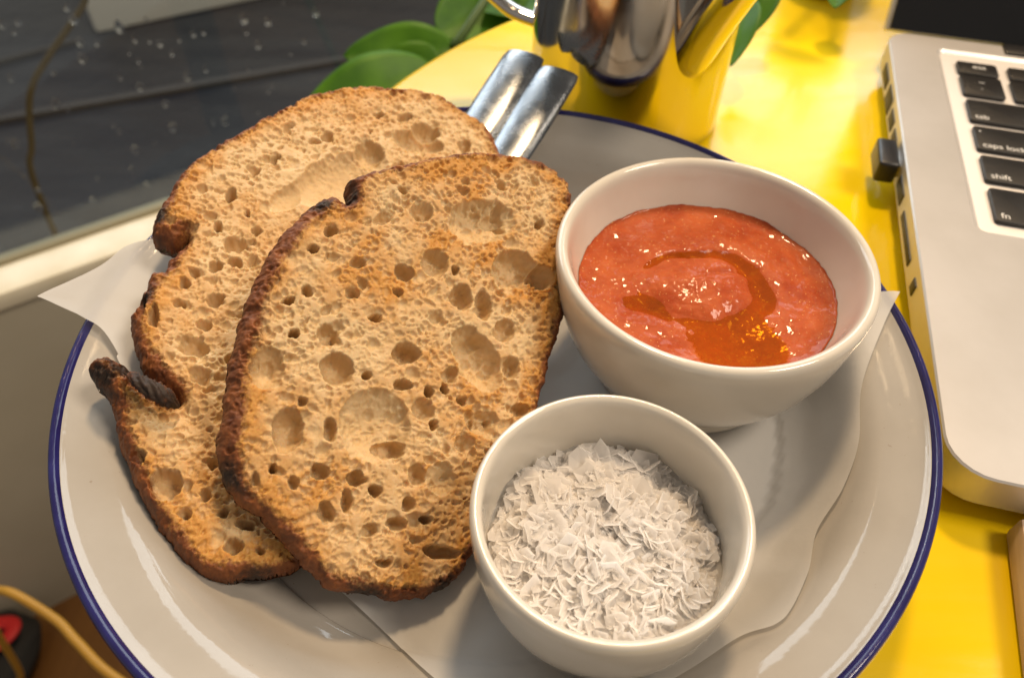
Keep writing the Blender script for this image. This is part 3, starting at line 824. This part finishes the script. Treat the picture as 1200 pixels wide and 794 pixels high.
def make_slice(org, U, V, outline, pores, seed, thick, wfun, tone, extra=None, burns=(), torn=(), smooth=(), h=0.22):
    """builds a slice in millimetres in its own frame; returns meshes (crumb, crust)"""
    rs = np.random.RandomState(seed)
    P = catmull(outline, 4, True)
    X0, Y0 = P.min(0) - 1.5; X1, Y1 = P.max(0) + 1.5
    nz, nb = Fbm(seed), Fbm(seed + 50)

    def field(h):
        xs = np.arange(X0, X1, h); ys = np.arange(Y0, Y1, h)
        X, Y = np.meshgrid(xs, ys, indexing='ij')
        sd = sdf_poly(X, Y, P)
        sd = sd + 0.55 * nz(X, Y, 0.35, 3) + 0.30 * nb(X, Y, 1.3, 2)
        return X, Y, sd

    def cells(sd, h):
        ok = sd > -0.8 * h
        return ok[:-1, :-1] & ok[1:, :-1] & ok[1:, 1:] & ok[:-1, 1:]

    def snap(X, Y, sd, h):
        gx, gy = np.gradient(sd, h)
        g = np.hypot(gx, gy) + 1e-6
        k = np.where(sd < 0.3 * h, np.clip(-sd, -0.6 * h, 1.2 * h), 0)
        return X + gx / g * k / np.maximum(g, .5), Y + gy / g * k / np.maximum(g, .5)

    X, Y, sd = field(h)
    w = wfun(X, Y)
    e = np.clip(sd / w, 0, 1)                                  # 0 rim .. 1 face
    drop = (1 - np.sqrt(np.clip(1 - (1 - e) ** 2, 0, 1))) * 0.72 * thick
    depth = np.zeros_like(X)
    warp = (0.55 * nz(X, Y + 60, 0.33, 2) + 0.35 * nb(X, Y, 0.9, 2), 0.55 * nb(X + 30, Y, 0.33, 2) + 0.35 * nz(X + 30, Y, 0.9, 2))
    for (cx, cy, ax, ay, bx, by, d) in pores:
        carve(depth, X0, Y0, h, cx, cy, (ax, ay), (bx, by), d * 1.95, 0.80, warp)
    depth = 7.5 * np.tanh(depth / 7.5)
    big = np.clip(depth / 1.5, 0, 1)
    mid = np.zeros_like(X)
    area = (X1 - X0) * (Y1 - Y0)

    def scatter(count, lo, hi, expo, d0, d1, power):
        for i in range(count):
            r = lo + (hi - lo) * rs.rand() ** expo
            cx, cy, a = rs.uniform(X0, X1), rs.uniform(Y0, Y1), rs.uniform(0, 3.14)
            k = rs.uniform(0.5, 1)
            carve(mid, X0, Y0, h, cx, cy, (r * math.cos(a), r * math.sin(a)), (-r * k * math.sin(a), r * k * math.cos(a)), r * rs.uniform(d0, d1), power, warp)
    scatter(int(area * 0.050), 0.7, 2.1, 2.2, 0.8, 1.7, 0.9)     # medium pores
    scatter(int(area * 0.55), 0.42, 1.15, 1.4, 0.6, 1.4, 1.0)     # foam
    scatter(int(area * 0.40), 0.25, 0.50, 1.0, 0.5, 1.1, 1.0)     # fine foam
    foam = np.clip(0.95 + 0.75 * nz(X + 40, Y, 0.085, 3), 0.35, 1.25)  # tighter and looser patches
    mid = 0.95 * mid * foam * (0.35 + 0.65 * np.clip((sd - 0.5) / 2.0, 0, 1))
    for sx_, sy_, sr_ in smooth:
        mid = mid * (1 - 0.8 * np.exp(-((X - sx_) ** 2 + (Y - sy_) ** 2) / sr_ ** 2))
    dsum = depth + mid * (1 - 0.20 * big)
    dsum = np.minimum(dsum, np.maximum(0.4, sd * 1.1 + 0.35))
    rough = 0.10 * nz(X, Y, 1.1, 3) + 0.45 * nb(X, Y, 0.15, 2)
    fade = np.clip(e * 1.5, 0, 1)
    crustn = (1 - fade) * (0.45 * nb(X, Y, 0.30, 4) + 0.30 * nz(X, Y, 2.4, 3))
    Z = -drop - dsum + rough + crustn
    for bx_, by_, br_ in burns:                                  # char is blistered
        Z = Z + np.exp(-((X - bx_) ** 2 + (Y - by_) ** 2) / br_ ** 2) * (0.9 * nb(X, Y, 0.7, 4) + 0.5 * nz(X, Y, 1.7, 2))
    if extra is not None:
        Z = Z + extra(X, Y)
    # colour attributes: what heat reached first is browner
    high = 0.30 + 0.70 * np.clip(1 - dsum / 1.1, 0, 1)
    toast = high * (0.50 + 1.15 * nb(X + 9, Y + 4, 0.06, 3) + 0.30 * nz(X, Y, 0.28, 3)) * tone(X, Y)
    toast = toast + 1.05 * np.clip(1 - sd / (w + 6.0), 0, 1) * (0.6 + 0.5 * high)
    toast = np.clip(toast, 0, 1.2) * (1 - 0.6 * np.clip(depth / 2.0, 0, 1))
    crust = np.clip((w + 1.5 + 1.5 * nb(X, Y, 0.22, 3) - sd) / (0.4 * w + 1.6), 0, 1)
    burn = 0.75 * np.clip(0.10 + 1.3 * nz(X + 20, Y + 7, 0.06, 2), 0, 1) * np.clip((w * 0.85 - sd) / w * 1.6, 0, 1)
    for tx_, ty_, tr_ in torn:
        k = 1 - 0.9 * np.exp(-((X - tx_) ** 2 + (Y - ty_) ** 2) / tr_ ** 2)
        crust = crust * k; burn = burn * k; toast = toast * (0.4 + 0.6 * k)
    for bx_, by_, br_ in burns:                                  # charred spots
        burn = np.maximum(burn, 0.95 * np.exp(-((X - bx_) ** 2 + (Y - by_) ** 2) / br_ ** 2) * np.clip(1.35 - sd / (1.6 * w), 0, 1))
    C_ = cells(sd, h)
    Xs, Ys = snap(X, Y, sd, h)
    idx = np.arange(X.size).reshape(X.shape)
    Q = np.stack([idx[:-1, :-1], idx[1:, :-1], idx[1:, 1:], idx[:-1, 1:]], -1)[C_]
    cq = crust.ravel()[Q].mean(1) > 0.5
    W = np.stack([Xs.ravel(), Ys.ravel(), Z.ravel()], 1)
    at = dict(toast=toast.ravel(), crust=crust.ravel(), burn=burn.ravel())
    # back: coarser sheet closing the slice
    hb = 0.8
    Xb, Yb, sb = field(hb)
    wb = wfun(Xb, Yb)
    eb = np.clip(sb / 2.5, 0, 1)
    Zb = -thick + (1 - np.sqrt(np.clip(1 - (1 - eb) ** 2, 0, 1))) * 0.24 * thick + 0.3 * nb(Xb, Yb, 0.3, 3) * eb
    if extra is not None:
        Zb = Zb + extra(Xb, Yb)
    Cb = cells(sb, hb)
    Xc, Yc = snap(Xb, Yb, sb, hb)
    ib = np.arange(Xb.size).reshape(Xb.shape)
    Qb = np.stack([ib[:-1, :-1], ib[:-1, 1:], ib[1:, 1:], ib[1:, :-1]], -1)[Cb]
    Wb = np.stack([Xc.ravel(), Yc.ravel(), Zb.ravel()], 1)
    full = lambda v: np.full(len(Wb), v)
    tb_ = np.clip(0.5 + 0.5 * nb(Xb, Yb, 0.2, 3), 0, 1).ravel()
    cb_ = np.clip((2.5 - sb) / 2.0, 0, 1).ravel()

    def pack(name, sets):
        Vs, Fs, A = [], [], {k: [] for k in ('toast', 'crust', 'burn')}
        base = 0
        for (w_, q_, a_) in sets:
            used = np.unique(q_)
            remap = np.full(len(w_), -1); remap[used] = np.arange(len(used)) + base
            Vs.append(w_[used]); Fs.append(remap[q_]); base += len(used)
            for k in A: A[k].append(a_[k][used])
        v = np.concatenate(Vs) * 0.001
        nrm = np.cross(U, V)
        wv = v[:, :1] * np.array(U) + v[:, 1:2] * np.array(V) + v[:, 2:] * nrm
        return grid_mesh(name, wv, np.concatenate(Fs), {k: np.concatenate(x) for k, x in A.items()})

    atb = dict(toast=tb_, crust=cb_, burn=full(0.0))
    return pack('crumb', [(W, Q[~cq], at)]), pack('crust', [(W, Q[cq], at), (Wb, Qb, atb)])


FW = lambda X, Y: 2.4 + 2.6 * np.clip((-X - 8 - 0.15 * np.abs(Y)) / 18, 0, 1) + 0.8 * np.clip((-Y - 25) / 15, 0, 1)
# the toaster's bars left slanting golden stripes across the top of the front slice
FTONE = lambda X, Y: 0.80 + 0.55 * np.clip((X - 4 - 0.25 * Y) / 24, 0, 1) + 0.70 * np.exp(-((((X - 0.45 * Y + 4) % 13) - 6.5) / 2.0) ** 2) * np.clip((Y + 4) / 30, 0, 1)
cm, ct = make_slice(FRONT_ORG, FRONT_U, FRONT_V, FRONT_OUT, FRONT_PORES, 5, 11.0, FW, FTONE, None, FRONT_BURN)
br = empty('bread_slice', FRONT_ORG)
tag(br, 'whole oval slice of toasted sourdough leaning over the torn slice', 'bread')
link_mesh('crumb', cm, M['bread'], br)
link_mesh('crust', ct, M['bread'], br)

RW = lambda X, Y: 2.2 + 1.8 * np.clip((-X + 2 - 0.2 * Y) / 25, 0, 1)
RTONE = lambda X, Y: 0.55 + 0.55 * np.clip((-X - 6) / 22, 0, 1) + 0.3 * np.clip((-Y - 40) / 20, 0, 1)


def crease(X, Y):
    # the tear left a fold running in from the notch; the tip below it curls up
    dx, dy = X - NOTCH[0], Y - NOTCH[1]
    along = (dx * 0.72 - dy * 0.69); across = dx * 0.69 + dy * 0.72
    f = np.exp(-(across / 3.2) ** 2) * np.clip(1 - along / 26, 0, 1) * np.clip((along + 6) / 6, 0, 1)
    tip = np.exp(-(((X - FLAP[0]) / 7.5) ** 2 + ((Y - FLAP[1]) / 6.5) ** 2))
    return -2.2 * f + 4.0 * tip


cm, ct = make_slice(REAR_ORG, REAR_U, REAR_V, REAR_OUT, REAR_PORES, 9, 11.0, RW, RTONE, crease, REAR_BURN, [(-12.9, 18.6, 5.0), (-4.4, -31.4, 4.0)], [(17.3, 47.5, 8.0), (7.1, 38.0, 6.0), (27.6, 48.6, 6.0)])
b_r = empty('bread_slice', REAR_ORG)
tag(b_r, 'torn slice of toasted sourdough with burnt curled edge lying under the whole slice', 'bread')
link_mesh('crumb', cm, M['bread'], b_r)
link_mesh('crust', ct, M['bread'], b_r)
# burnt strip of crust curling back over the tear
def curl(pts, rad, seed, burnt):
    P = catmull(pts, 10); n = len(P); seg = 40
    rr_ = np.interp(np.linspace(0, 1, n), np.linspace(0, 1, len(rad)), rad)
    T = np.gradient(P, axis=0); T /= np.linalg.norm(T, axis=1)[:, None]
    A = np.cross(T, np.array([0.24, -0.19, 0.95])); A /= np.linalg.norm(A, axis=1)[:, None]
    B = np.cross(A, T)
    a = np.linspace(0, 2 * np.pi, seg, endpoint=False)
    nz = Fbm(seed)
    s = np.linspace(0, n * 0.35, n)[:, None] * np.ones((1, seg))
    twist = a[None] + s * 0.35
    rough = 1 + 0.35 * nz(s * 2.2, 3 + np.cos(twist) * 3 + np.sin(twist) * 4, 1, 4) + 0.16 * np.cos(6 * twist)
    rad2 = rr_[:, None] * rough
    V = P[:, None] + rad2[..., None] * (np.cos(a)[None, :, None] * A[:, None] + 0.75 * np.sin(a)[None, :, None] * B[:, None])
    idx = np.arange(n * seg).reshape(n, seg)
    F = np.stack([idx[:-1], np.roll(idx[:-1], -1, 1), np.roll(idx[1:], -1, 1), idx[1:]], -1).reshape(-1, 4)
    V = V.reshape(-1, 3) - np.array(REAR_ORG)
    o = np.ones(n * seg)
    bu = np.interp(np.linspace(0, 1, n), np.linspace(0, 1, len(burnt)), burnt)
    return grid_mesh('burnt_curl', V, F, dict(toast=o, crust=o, burn=np.repeat(bu, seg)))


me = curl(CURL_B, [.0008, .0017, .0020, .0018, .0006], 72, [0.6, 1, 1, 1, 0.9])
tag(link_mesh('burnt_curl', me, M['bread'], b_r), 'charred twisted strip of crust inside the tear')

# ------------------------------------------------------------------ cutlery
def handle(name, base, end, width, thick):
    """steel handle with a rounded back, tapering away from its broad end"""
    p, q = Vector(base), Vector(end)
    ax = (q - p); L = ax.length; ax.normalize()
    side = ax.cross(Vector((0, 0, 1))).normalized(); up = side.cross(ax).normalized()
    n, seg = 44, 28
    V, F = [], []
    for i in range(n):
        t = i / (n - 1)
        wd = width * (0.60 + 0.40 * min(1, t * 1.25))
        endf = 1.0
        if t > 0.985: endf = 0.985 if t < 0.999 else 0.93
        c = p + ax * (L * t)
        for j in range(seg):
            a = 2 * math.pi * j / seg
            cs, sn = math.cos(a), math.sin(a)
            x = cs * wd / 2 * endf
            z = (sn if sn > 0 else sn * 0.45) * thick / 2 * endf
            V.append(c + side * x + up * z)
    for i in range(n - 1):
        for j in range(seg):
            F.append((i * seg + j, i * seg + (j + 1) % seg, (i + 1) * seg + (j + 1) % seg, (i + 1) * seg + j))
    F.append(tuple(range(seg))[::-1]); F.append(tuple(range((n - 1) * seg, n * seg)))
    o = mesh_obj(name, V, F, M['cutlery'])
    return shade_auto(o, 50)


hk = handle('knife', (-0.0440, 0.0150, 0.0110), (0.0055, 0.1293, 0.0358), 0.0156, 0.0046)
tag(hk, 'broad steel cutlery handle on the plate rim, farther from the teapot', 'knife')
hf = handle('fork', (-0.0310, 0.0095, 0.0115), (0.0176, 0.1190, 0.0353), 0.0156, 0.0046)
tag(hf, 'broad steel cutlery handle on the plate rim, right against the teapot', 'fork')

# ------------------------------------------------------------------ teapot
tp_ = empty('teapot', (0.0470, 0.1530, 0.0))
tag(tp_, 'polished steel teapot with a slanting spout standing behind the plate', 'teapot')
lathe('body', [(0, 0.0008), (0.034, 0.0008), (0.0375, 0.0008), (0.0385, 0.002), (0.0388, 0.005), (0.0388, 0.03), (0.0386, 0.07), (0.0380, 0.10), (0.0372, 0.112), (0.0345, 0.118), (0.03, 0.1205), (0.0, 0.1215)], M['steel'], tp_, 128, 4)
lathe('lid', [(0.031, 0.1208), (0.031, 0.123), (0.02, 0.1275), (0.006, 0.129), (0.004, 0.134), (0.008, 0.139), (0.006, 0.143), (0, 0.144)], M['steel'], tp_, 64, 3)
tube('spout', [(0.0150, -0.0225, 0.031), (0.0168, -0.0310, 0.043), (0.0180, -0.0410, 0.057), (0.0195, -0.0530, 0.072), (0.0210, -0.0660, 0.087)], [0.0070, 0.0082, 0.0080, 0.0074, 0.0066], M['steel'], tp_, 32, 8)
tube('handle', [(-0.036, 0.012, 0.103), (-0.050, 0.016, 0.112), (-0.066, 0.021, 0.108), (-0.072, 0.023, 0.085), (-0.066, 0.021, 0.052), (-0.050, 0.016, 0.036), (-0.037, 0.012, 0.032)], 0.0042, M['steel'], tp_, 16, 8, 0.6)

# ------------------------------------------------------------------ laptop (built in its own frame: x along the front edge, y towards the hinge)
LA = R(-13.65)
lap = empty('laptop', (0.1144 * math.cos(LA) - 0.0048 * math.sin(-LA), 0.1144 * math.sin(LA) - 0.0048 * math.cos(LA), 0), LA)
tag(lap, 'open silver laptop with black keys beside the plate', 'laptop')
LW, LD, DZ = 0.325, 0.2325, 0.0175
# base with a sunk keyboard well
WX0, WX1, WY0, WY1 = 0.0200, LW - 0.0200, 0.0985, 0.2200
bm = bmesh.new()
ring = lambda x0, x1, y0, y1, c, z, n=6: [Vector((cx + c * math.cos(R(a0 + 90 * i / n)), cy + c * math.sin(R(a0 + 90 * i / n)), z)) for cx, cy, a0 in ((x1 - c, y1 - c, 0), (x0 + c, y1 - c, 90), (x0 + c, y0 + c, 180), (x1 - c, y0 + c, 270)) for i in range(n + 1)]
rings = [ring(0.012, LW - 0.012, 0.012, LD - 0.012, 0.006, 0.0018), ring(0.004, LW - 0.004, 0.004, LD - 0.004, 0.009, 0.0028), ring(0.0004, LW - 0.0004, 0.0004, LD - 0.0004, 0.0105, 0.0062),
         ring(0, LW, 0, LD, 0.011, 0.0085), ring(0, LW, 0, LD, 0.011, DZ - 0.0005), ring(0.0005, LW - 0.0005, 0.0005, LD - 0.0005, 0.0107, DZ),
         ring(WX0 - 0.0012, WX1 + 0.0012, WY0 - 0.0012, WY1 + 0.0012, 0.0042, DZ), ring(WX0, WX1, WY0, WY1, 0.003, DZ - 0.0010)]
rv = [[bm.verts.new(p) for p in r_] for r_ in rings]
n = len(rv[0])
for a, b in zip(rv, rv[1:]):
    for i in range(n):
        bm.faces.new((a[i], a[(i + 1) % n], b[(i + 1) % n], b[i]))
bm.faces.new(rv[0][::-1]); bm.faces.new(rv[-1])
me = bpy.data.meshes.new('base'); bm.to_mesh(me); bm.free()
shade_auto(link_mesh('base', me, M['alu'], lap), 30)
for x, y in ((0.02, 0.02), (LW - 0.02, 0.02), (0.02, LD - 0.02), (LW - 0.02, LD - 0.02)):
    o = lathe('foot', [(0, 0.0001), (0.006, 0.0001), (0.007, 0.0006), (0.007, 0.0022), (0, 0.0022)], M['plastic'], lap, 20, 1); o.location = (x, y, 0)
rbox('lightened_well_floor', WX0 + 0.0006, WX1 - 0.0006, WY0 + 0.0006, WY1 - 0.0006, DZ - 0.0030, DZ - 0.00085, M['lightened_well'], lap, 0.0001, 0.0026)  # slab added on the well floor, coloured lighter for its reflection
# keys
KZ = DZ - 0.0008
key_cache = {}


def key(x, y, w, h, legend=None):
    kk = (round(w, 5), round(h, 5))
    if kk not in key_cache:
        me = rbox_mesh('key', -w / 2, w / 2, -h / 2, h / 2, 0, 0.0016, 0.00035, 0.0014, 2, 4)
        me.materials.append(M['key'])
        me.polygons.foreach_set('use_smooth', [True] * len(me.polygons))
        key_cache[kk] = me
    o = bpy.data.objects.new('key', key_cache[kk]); C.objects.link(o)
    o.parent = lap; o.location = (x + w / 2, y + h / 2, KZ)
    for (txt, size, lx, ly) in legend or ():
        cu = bpy.data.curves.new('legend', 'FONT'); cu.body = txt; cu.size = size; cu.align_x = 'LEFT'
        to = bpy.data.objects.new('legend', cu); C.objects.link(to)
        dg = bpy.context.evaluated_depsgraph_get()
        me = bpy.data.meshes.new_from_object(to.evaluated_get(dg))
        bpy.data.objects.remove(to)
        g = bpy.data.objects.new('legend', me); C.objects.link(g)
        me.materials.clear(); me.materials.append(M['legend'])
        g.parent = o; g.location = (-w / 2 + lx, -h / 2 + ly, 0.00165)
    return o


KX = 0.0257
P_, G_, KS = 0.0190, 0.0034, 0.0156
rows = {'esc': 0.2013, 'num': 0.1843, 'tab': 0.1650, 'caps': 0.1457, 'shift': 0.1264, 'fn': 0.1040}
ex = (LW - 2 * KX - 14 * 0.0196 + 0.0196 - KS) / 13
for i in range(14):
    key(KX + i * (0.0196 + ex), rows['esc'], KS, 0.0098, (('esc', 0.0042, 0.0058, 0.0046),) if i == 0 else None)
for r_, first, count, lg in (('num', KS, 13, (('~', 0.0040, 0.0066, 0.0092), ('`', 0.0040, 0.0066, 0.0030))), ('tab', 0.0252, 13, (('tab', 0.0040, 0.0018, 0.0018),)),
                             ('caps', 0.0300, 12, (('caps lock', 0.0040, 0.0018, 0.0018), ('\u2022', 0.0030, 0.0016, 0.0110))), ('shift', 0.0395, 11, (('shift', 0.0040, 0.0018, 0.0018),))):
    key(KX, rows[r_], first, KS, lg)
    x = KX + first + G_
    rest = LW - KX - x
    wlast = rest - (count - 1) * P_
    for i in range(count):
        key(x + i * P_, rows[r_], KS if i < count - 1 else wlast, KS)
x = KX
for wd, lg in ((KS, (('fn', 0.0040, 0.0018, 0.0018),)), (KS, None), (KS, None), (0.0204, None), (0.0930, None), (0.0204, None), (KS, None), (KS, None), (KS, None), (KS, None)):
    wd = min(wd, LW - KX - x)
    if wd > 0.006: key(x, rows['fn'], wd, 0.0184, lg)
    x += wd + G_
rbox('hinge', 0.047, LW - 0.047, 0.2235, 0.2322, DZ - 0.003, DZ + 0.0012, M['plastic'], lap, 0.0008)
rbox('trackpad', 0.11, LW - 0.11, 0.012, 0.088, DZ - 0.001, DZ + 0.0002, M['alu'], lap, 0.0001, 0.004)
# ports along the side that faces the plate
for y0, y1, z0, z1 in ((0.196, 0.211, 0.0085, 0.0135), (0.178, 0.191, 0.0075, 0.0145), (0.164, 0.174, 0.0085, 0.0135), (0.151, 0.160, 0.009, 0.0132), (0.134, 0.1465, 0.0088, 0.0135), (0.1165, 0.129, 0.0088, 0.0135), (0.084, 0.110, 0.0092, 0.0122), (0.070, 0.0745, 0.0092, 0.0135)):
    rbox('port', -0.0004, 0.003, y0, y1, z0, z1, M['port'], lap, 0.0003)
# lid, hinged at the back and opened past upright
lid = rbox('lid', -0.0012, LW + 0.0012, -0.0045, 0, -0.0035, 0.222, M['alu'], lap, 0.001)
lid.location = (0, LD + 0.0055, DZ + 0.0006); lid.rotation_euler = (R(-32), 0, 0)
sc = rbox('screen', 0.0005, LW - 0.0005, -0.0060, -0.0046, -0.003, 0.2205, M['black_gloss'], lid, 0.0004)

# small receiver in the usb port
us = empty('usb_receiver', lap.matrix_basis @ Vector((-0.0001, 0.14, 0.0112)), LA)
tag(us, 'small black usb receiver plugged into the side of the laptop', 'receiver')
rbox('cap', -0.0078, -0.0006, -0.0085, 0.0085, -0.0042, 0.0042, M['plastic'], us, 0.0012, 0, 3)
rbox('collar', -0.0007, 0.0006, -0.0062, 0.0062, -0.0024, 0.0024, M['steel'], us, 0.0002)

# pale wooden board next to the laptop
bd = rbox('wooden_board', 0, 0.11, -0.13, 0, 0.0002, 0.0085, M['pale_wood'], None, 0.0012)
bd.location = (0.1292, -0.0385, 0); bd.rotation_euler = (0, 0, R(-17.0))
tag(bd, 'pale wooden board lying on the yellow table by the front of the laptop', 'board')

# ------------------------------------------------------------------ plants
def leaf_mesh(name, length, width, bend, fold, seed):
    n, k = 22, 9
    V, F = [], []
    rs = random.Random(seed)
    ph = rs.random() * 6
    for i in range(n):
        t = i / (n - 1)
        w = width * 0.5 * (math.sin(math.pi * t ** 0.8) ** 0.75) + 0.0002
        for j in range(k):
            s = j / (k - 1) * 2 - 1
            V.append((length * t, w * s, bend * t * t * length + fold * abs(s) * w + 0.03 * w * math.sin(ph + t * 9 + s * 2)))
    for i in range(n - 1):
        for j in range(k - 1):
            a = i * k + j
            F.append((a, a + k, a + k + 1, a + 1))
    me = bpy.data.meshes.new(name); me.from_pydata(V, [], F); me.update()
    me.materials.append(M['leaf'])
    return me


def leaf(parent, base, tip, width, roll, bend, fold, seed):
    b, t = Vector(base), Vector(tip)
    d = t - b
    me = leaf_mesh('leaf', d.length, width, bend, fold, seed)
    o = link_mesh('leaf', me, None, parent)
    x = d.normalized()
    z = Vector((0, 0, 1)); y = z.cross(x).normalized(); z = x.cross(y)
    mm = Matrix((x, y, z)).transposed().to_4x4() @ Matrix.Rotation(roll, 4, 'X')
    mm.translation = b
    o.matrix_local = mm
    md = o.modifiers.new('thickness', 'SOLIDIFY'); md.thickness = 0.0004
    return o


g1 = empty('leafy_plant', (0, 0, 0))
tag(g1, 'green leafy plant growing between the round table edge and the window', 'plant')
tube('stem', [(-0.02, 0.47, -0.715), (-0.03, 0.46, -0.40), (-0.035, 0.40, -0.18), (-0.038, 0.335, -0.075), (-0.030, 0.325, -0.052), (0.02, 0.40, 0.0), (0.03, 0.45, 0.06)], [0.006, 0.005, 0.004, 0.003, 0.0028, 0.0025, 0.002], M['stem'], g1)
for a in (((-0.038, 0.322, -0.062), (-0.1060, 0.312, -0.066), 0.033, -0.70, 0.05, 0.25, 1), ((-0.050, 0.304, -0.066), (-0.129, 0.248, -0.072), 0.042, -0.55, -0.15, 0.25, 2),
          ((-0.050, 0.335, -0.060), (0.010, 0.392, -0.050), 0.042, 0.7, 0.1, 0.2, 3), ((-0.048, 0.318, -0.062), (-0.098, 0.290, -0.085), 0.032, -0.7, -0.2, 0.2, 4),
          ((-0.02, 0.345, -0.05), (0.05, 0.41, -0.07), 0.034, 0.2, -0.1, 0.2, 5), ((0.0, 0.37, -0.03), (-0.03, 0.43, 0.02), 0.030, 0.6, 0.1, 0.2, 6), ((0.02, 0.41, 0.01), (0.07, 0.44, 0.05), 0.03, -0.3, -0.1, 0.2, 7)):
    leaf(g1, *a)
g2 = empty('potted_plant', (0.150, 0.262, 0.0))
tag(g2, 'small plant with glossy oval leaves standing behind the teapot spout', 'plant')
lathe('pot', [(0, 0.0005), (0.017, 0.0005), (0.018, 0.002), (0.022, 0.032), (0.022, 0.034), (0.0205, 0.034), (0.0195, 0.028), (0, 0.028)], M['ceramic'], g2, 48, 1).location = (0.012, 0.016, 0)
tube('stem', [(0.012, 0.016, 0.027), (0.0, 0.002, 0.052), (-0.020, -0.026, 0.050), (-0.036, -0.048, 0.040), (-0.049, -0.070, 0.030)], [0.0018, 0.0016, 0.0014, 0.0012, 0.001], M['stem'], g2, 8)
tube('stem', [(0.012, 0.016, 0.027), (0.010, 0.002, 0.052), (0.006, -0.018, 0.050), (0.002, -0.036, 0.026)], [0.0018, 0.0016, 0.0013, 0.001], M['stem'], g2, 8)
for a in (((-0.049, -0.069, 0.030), (-0.0600, -0.0985, 0.018), 0.0150, 0.3, -0.1, 0.25, 11), ((-0.037, -0.048, 0.036), (-0.0490, -0.0765, 0.018), 0.0170, -0.2, -0.1, 0.25, 12),
          ((-0.026, -0.034, 0.048), (-0.006, -0.052, 0.046), 0.013, 0.3, -0.2, 0.3, 13), ((0.002, -0.036, 0.026), (-0.0045, -0.052, 0.018), 0.012, 0.2, 0.1, 0.3, 14), ((0.005, -0.005, 0.05), (0.03, 0.01, 0.06), 0.014, 0.3, -0.1, 0.3, 15)):
    leaf(g2, *a)
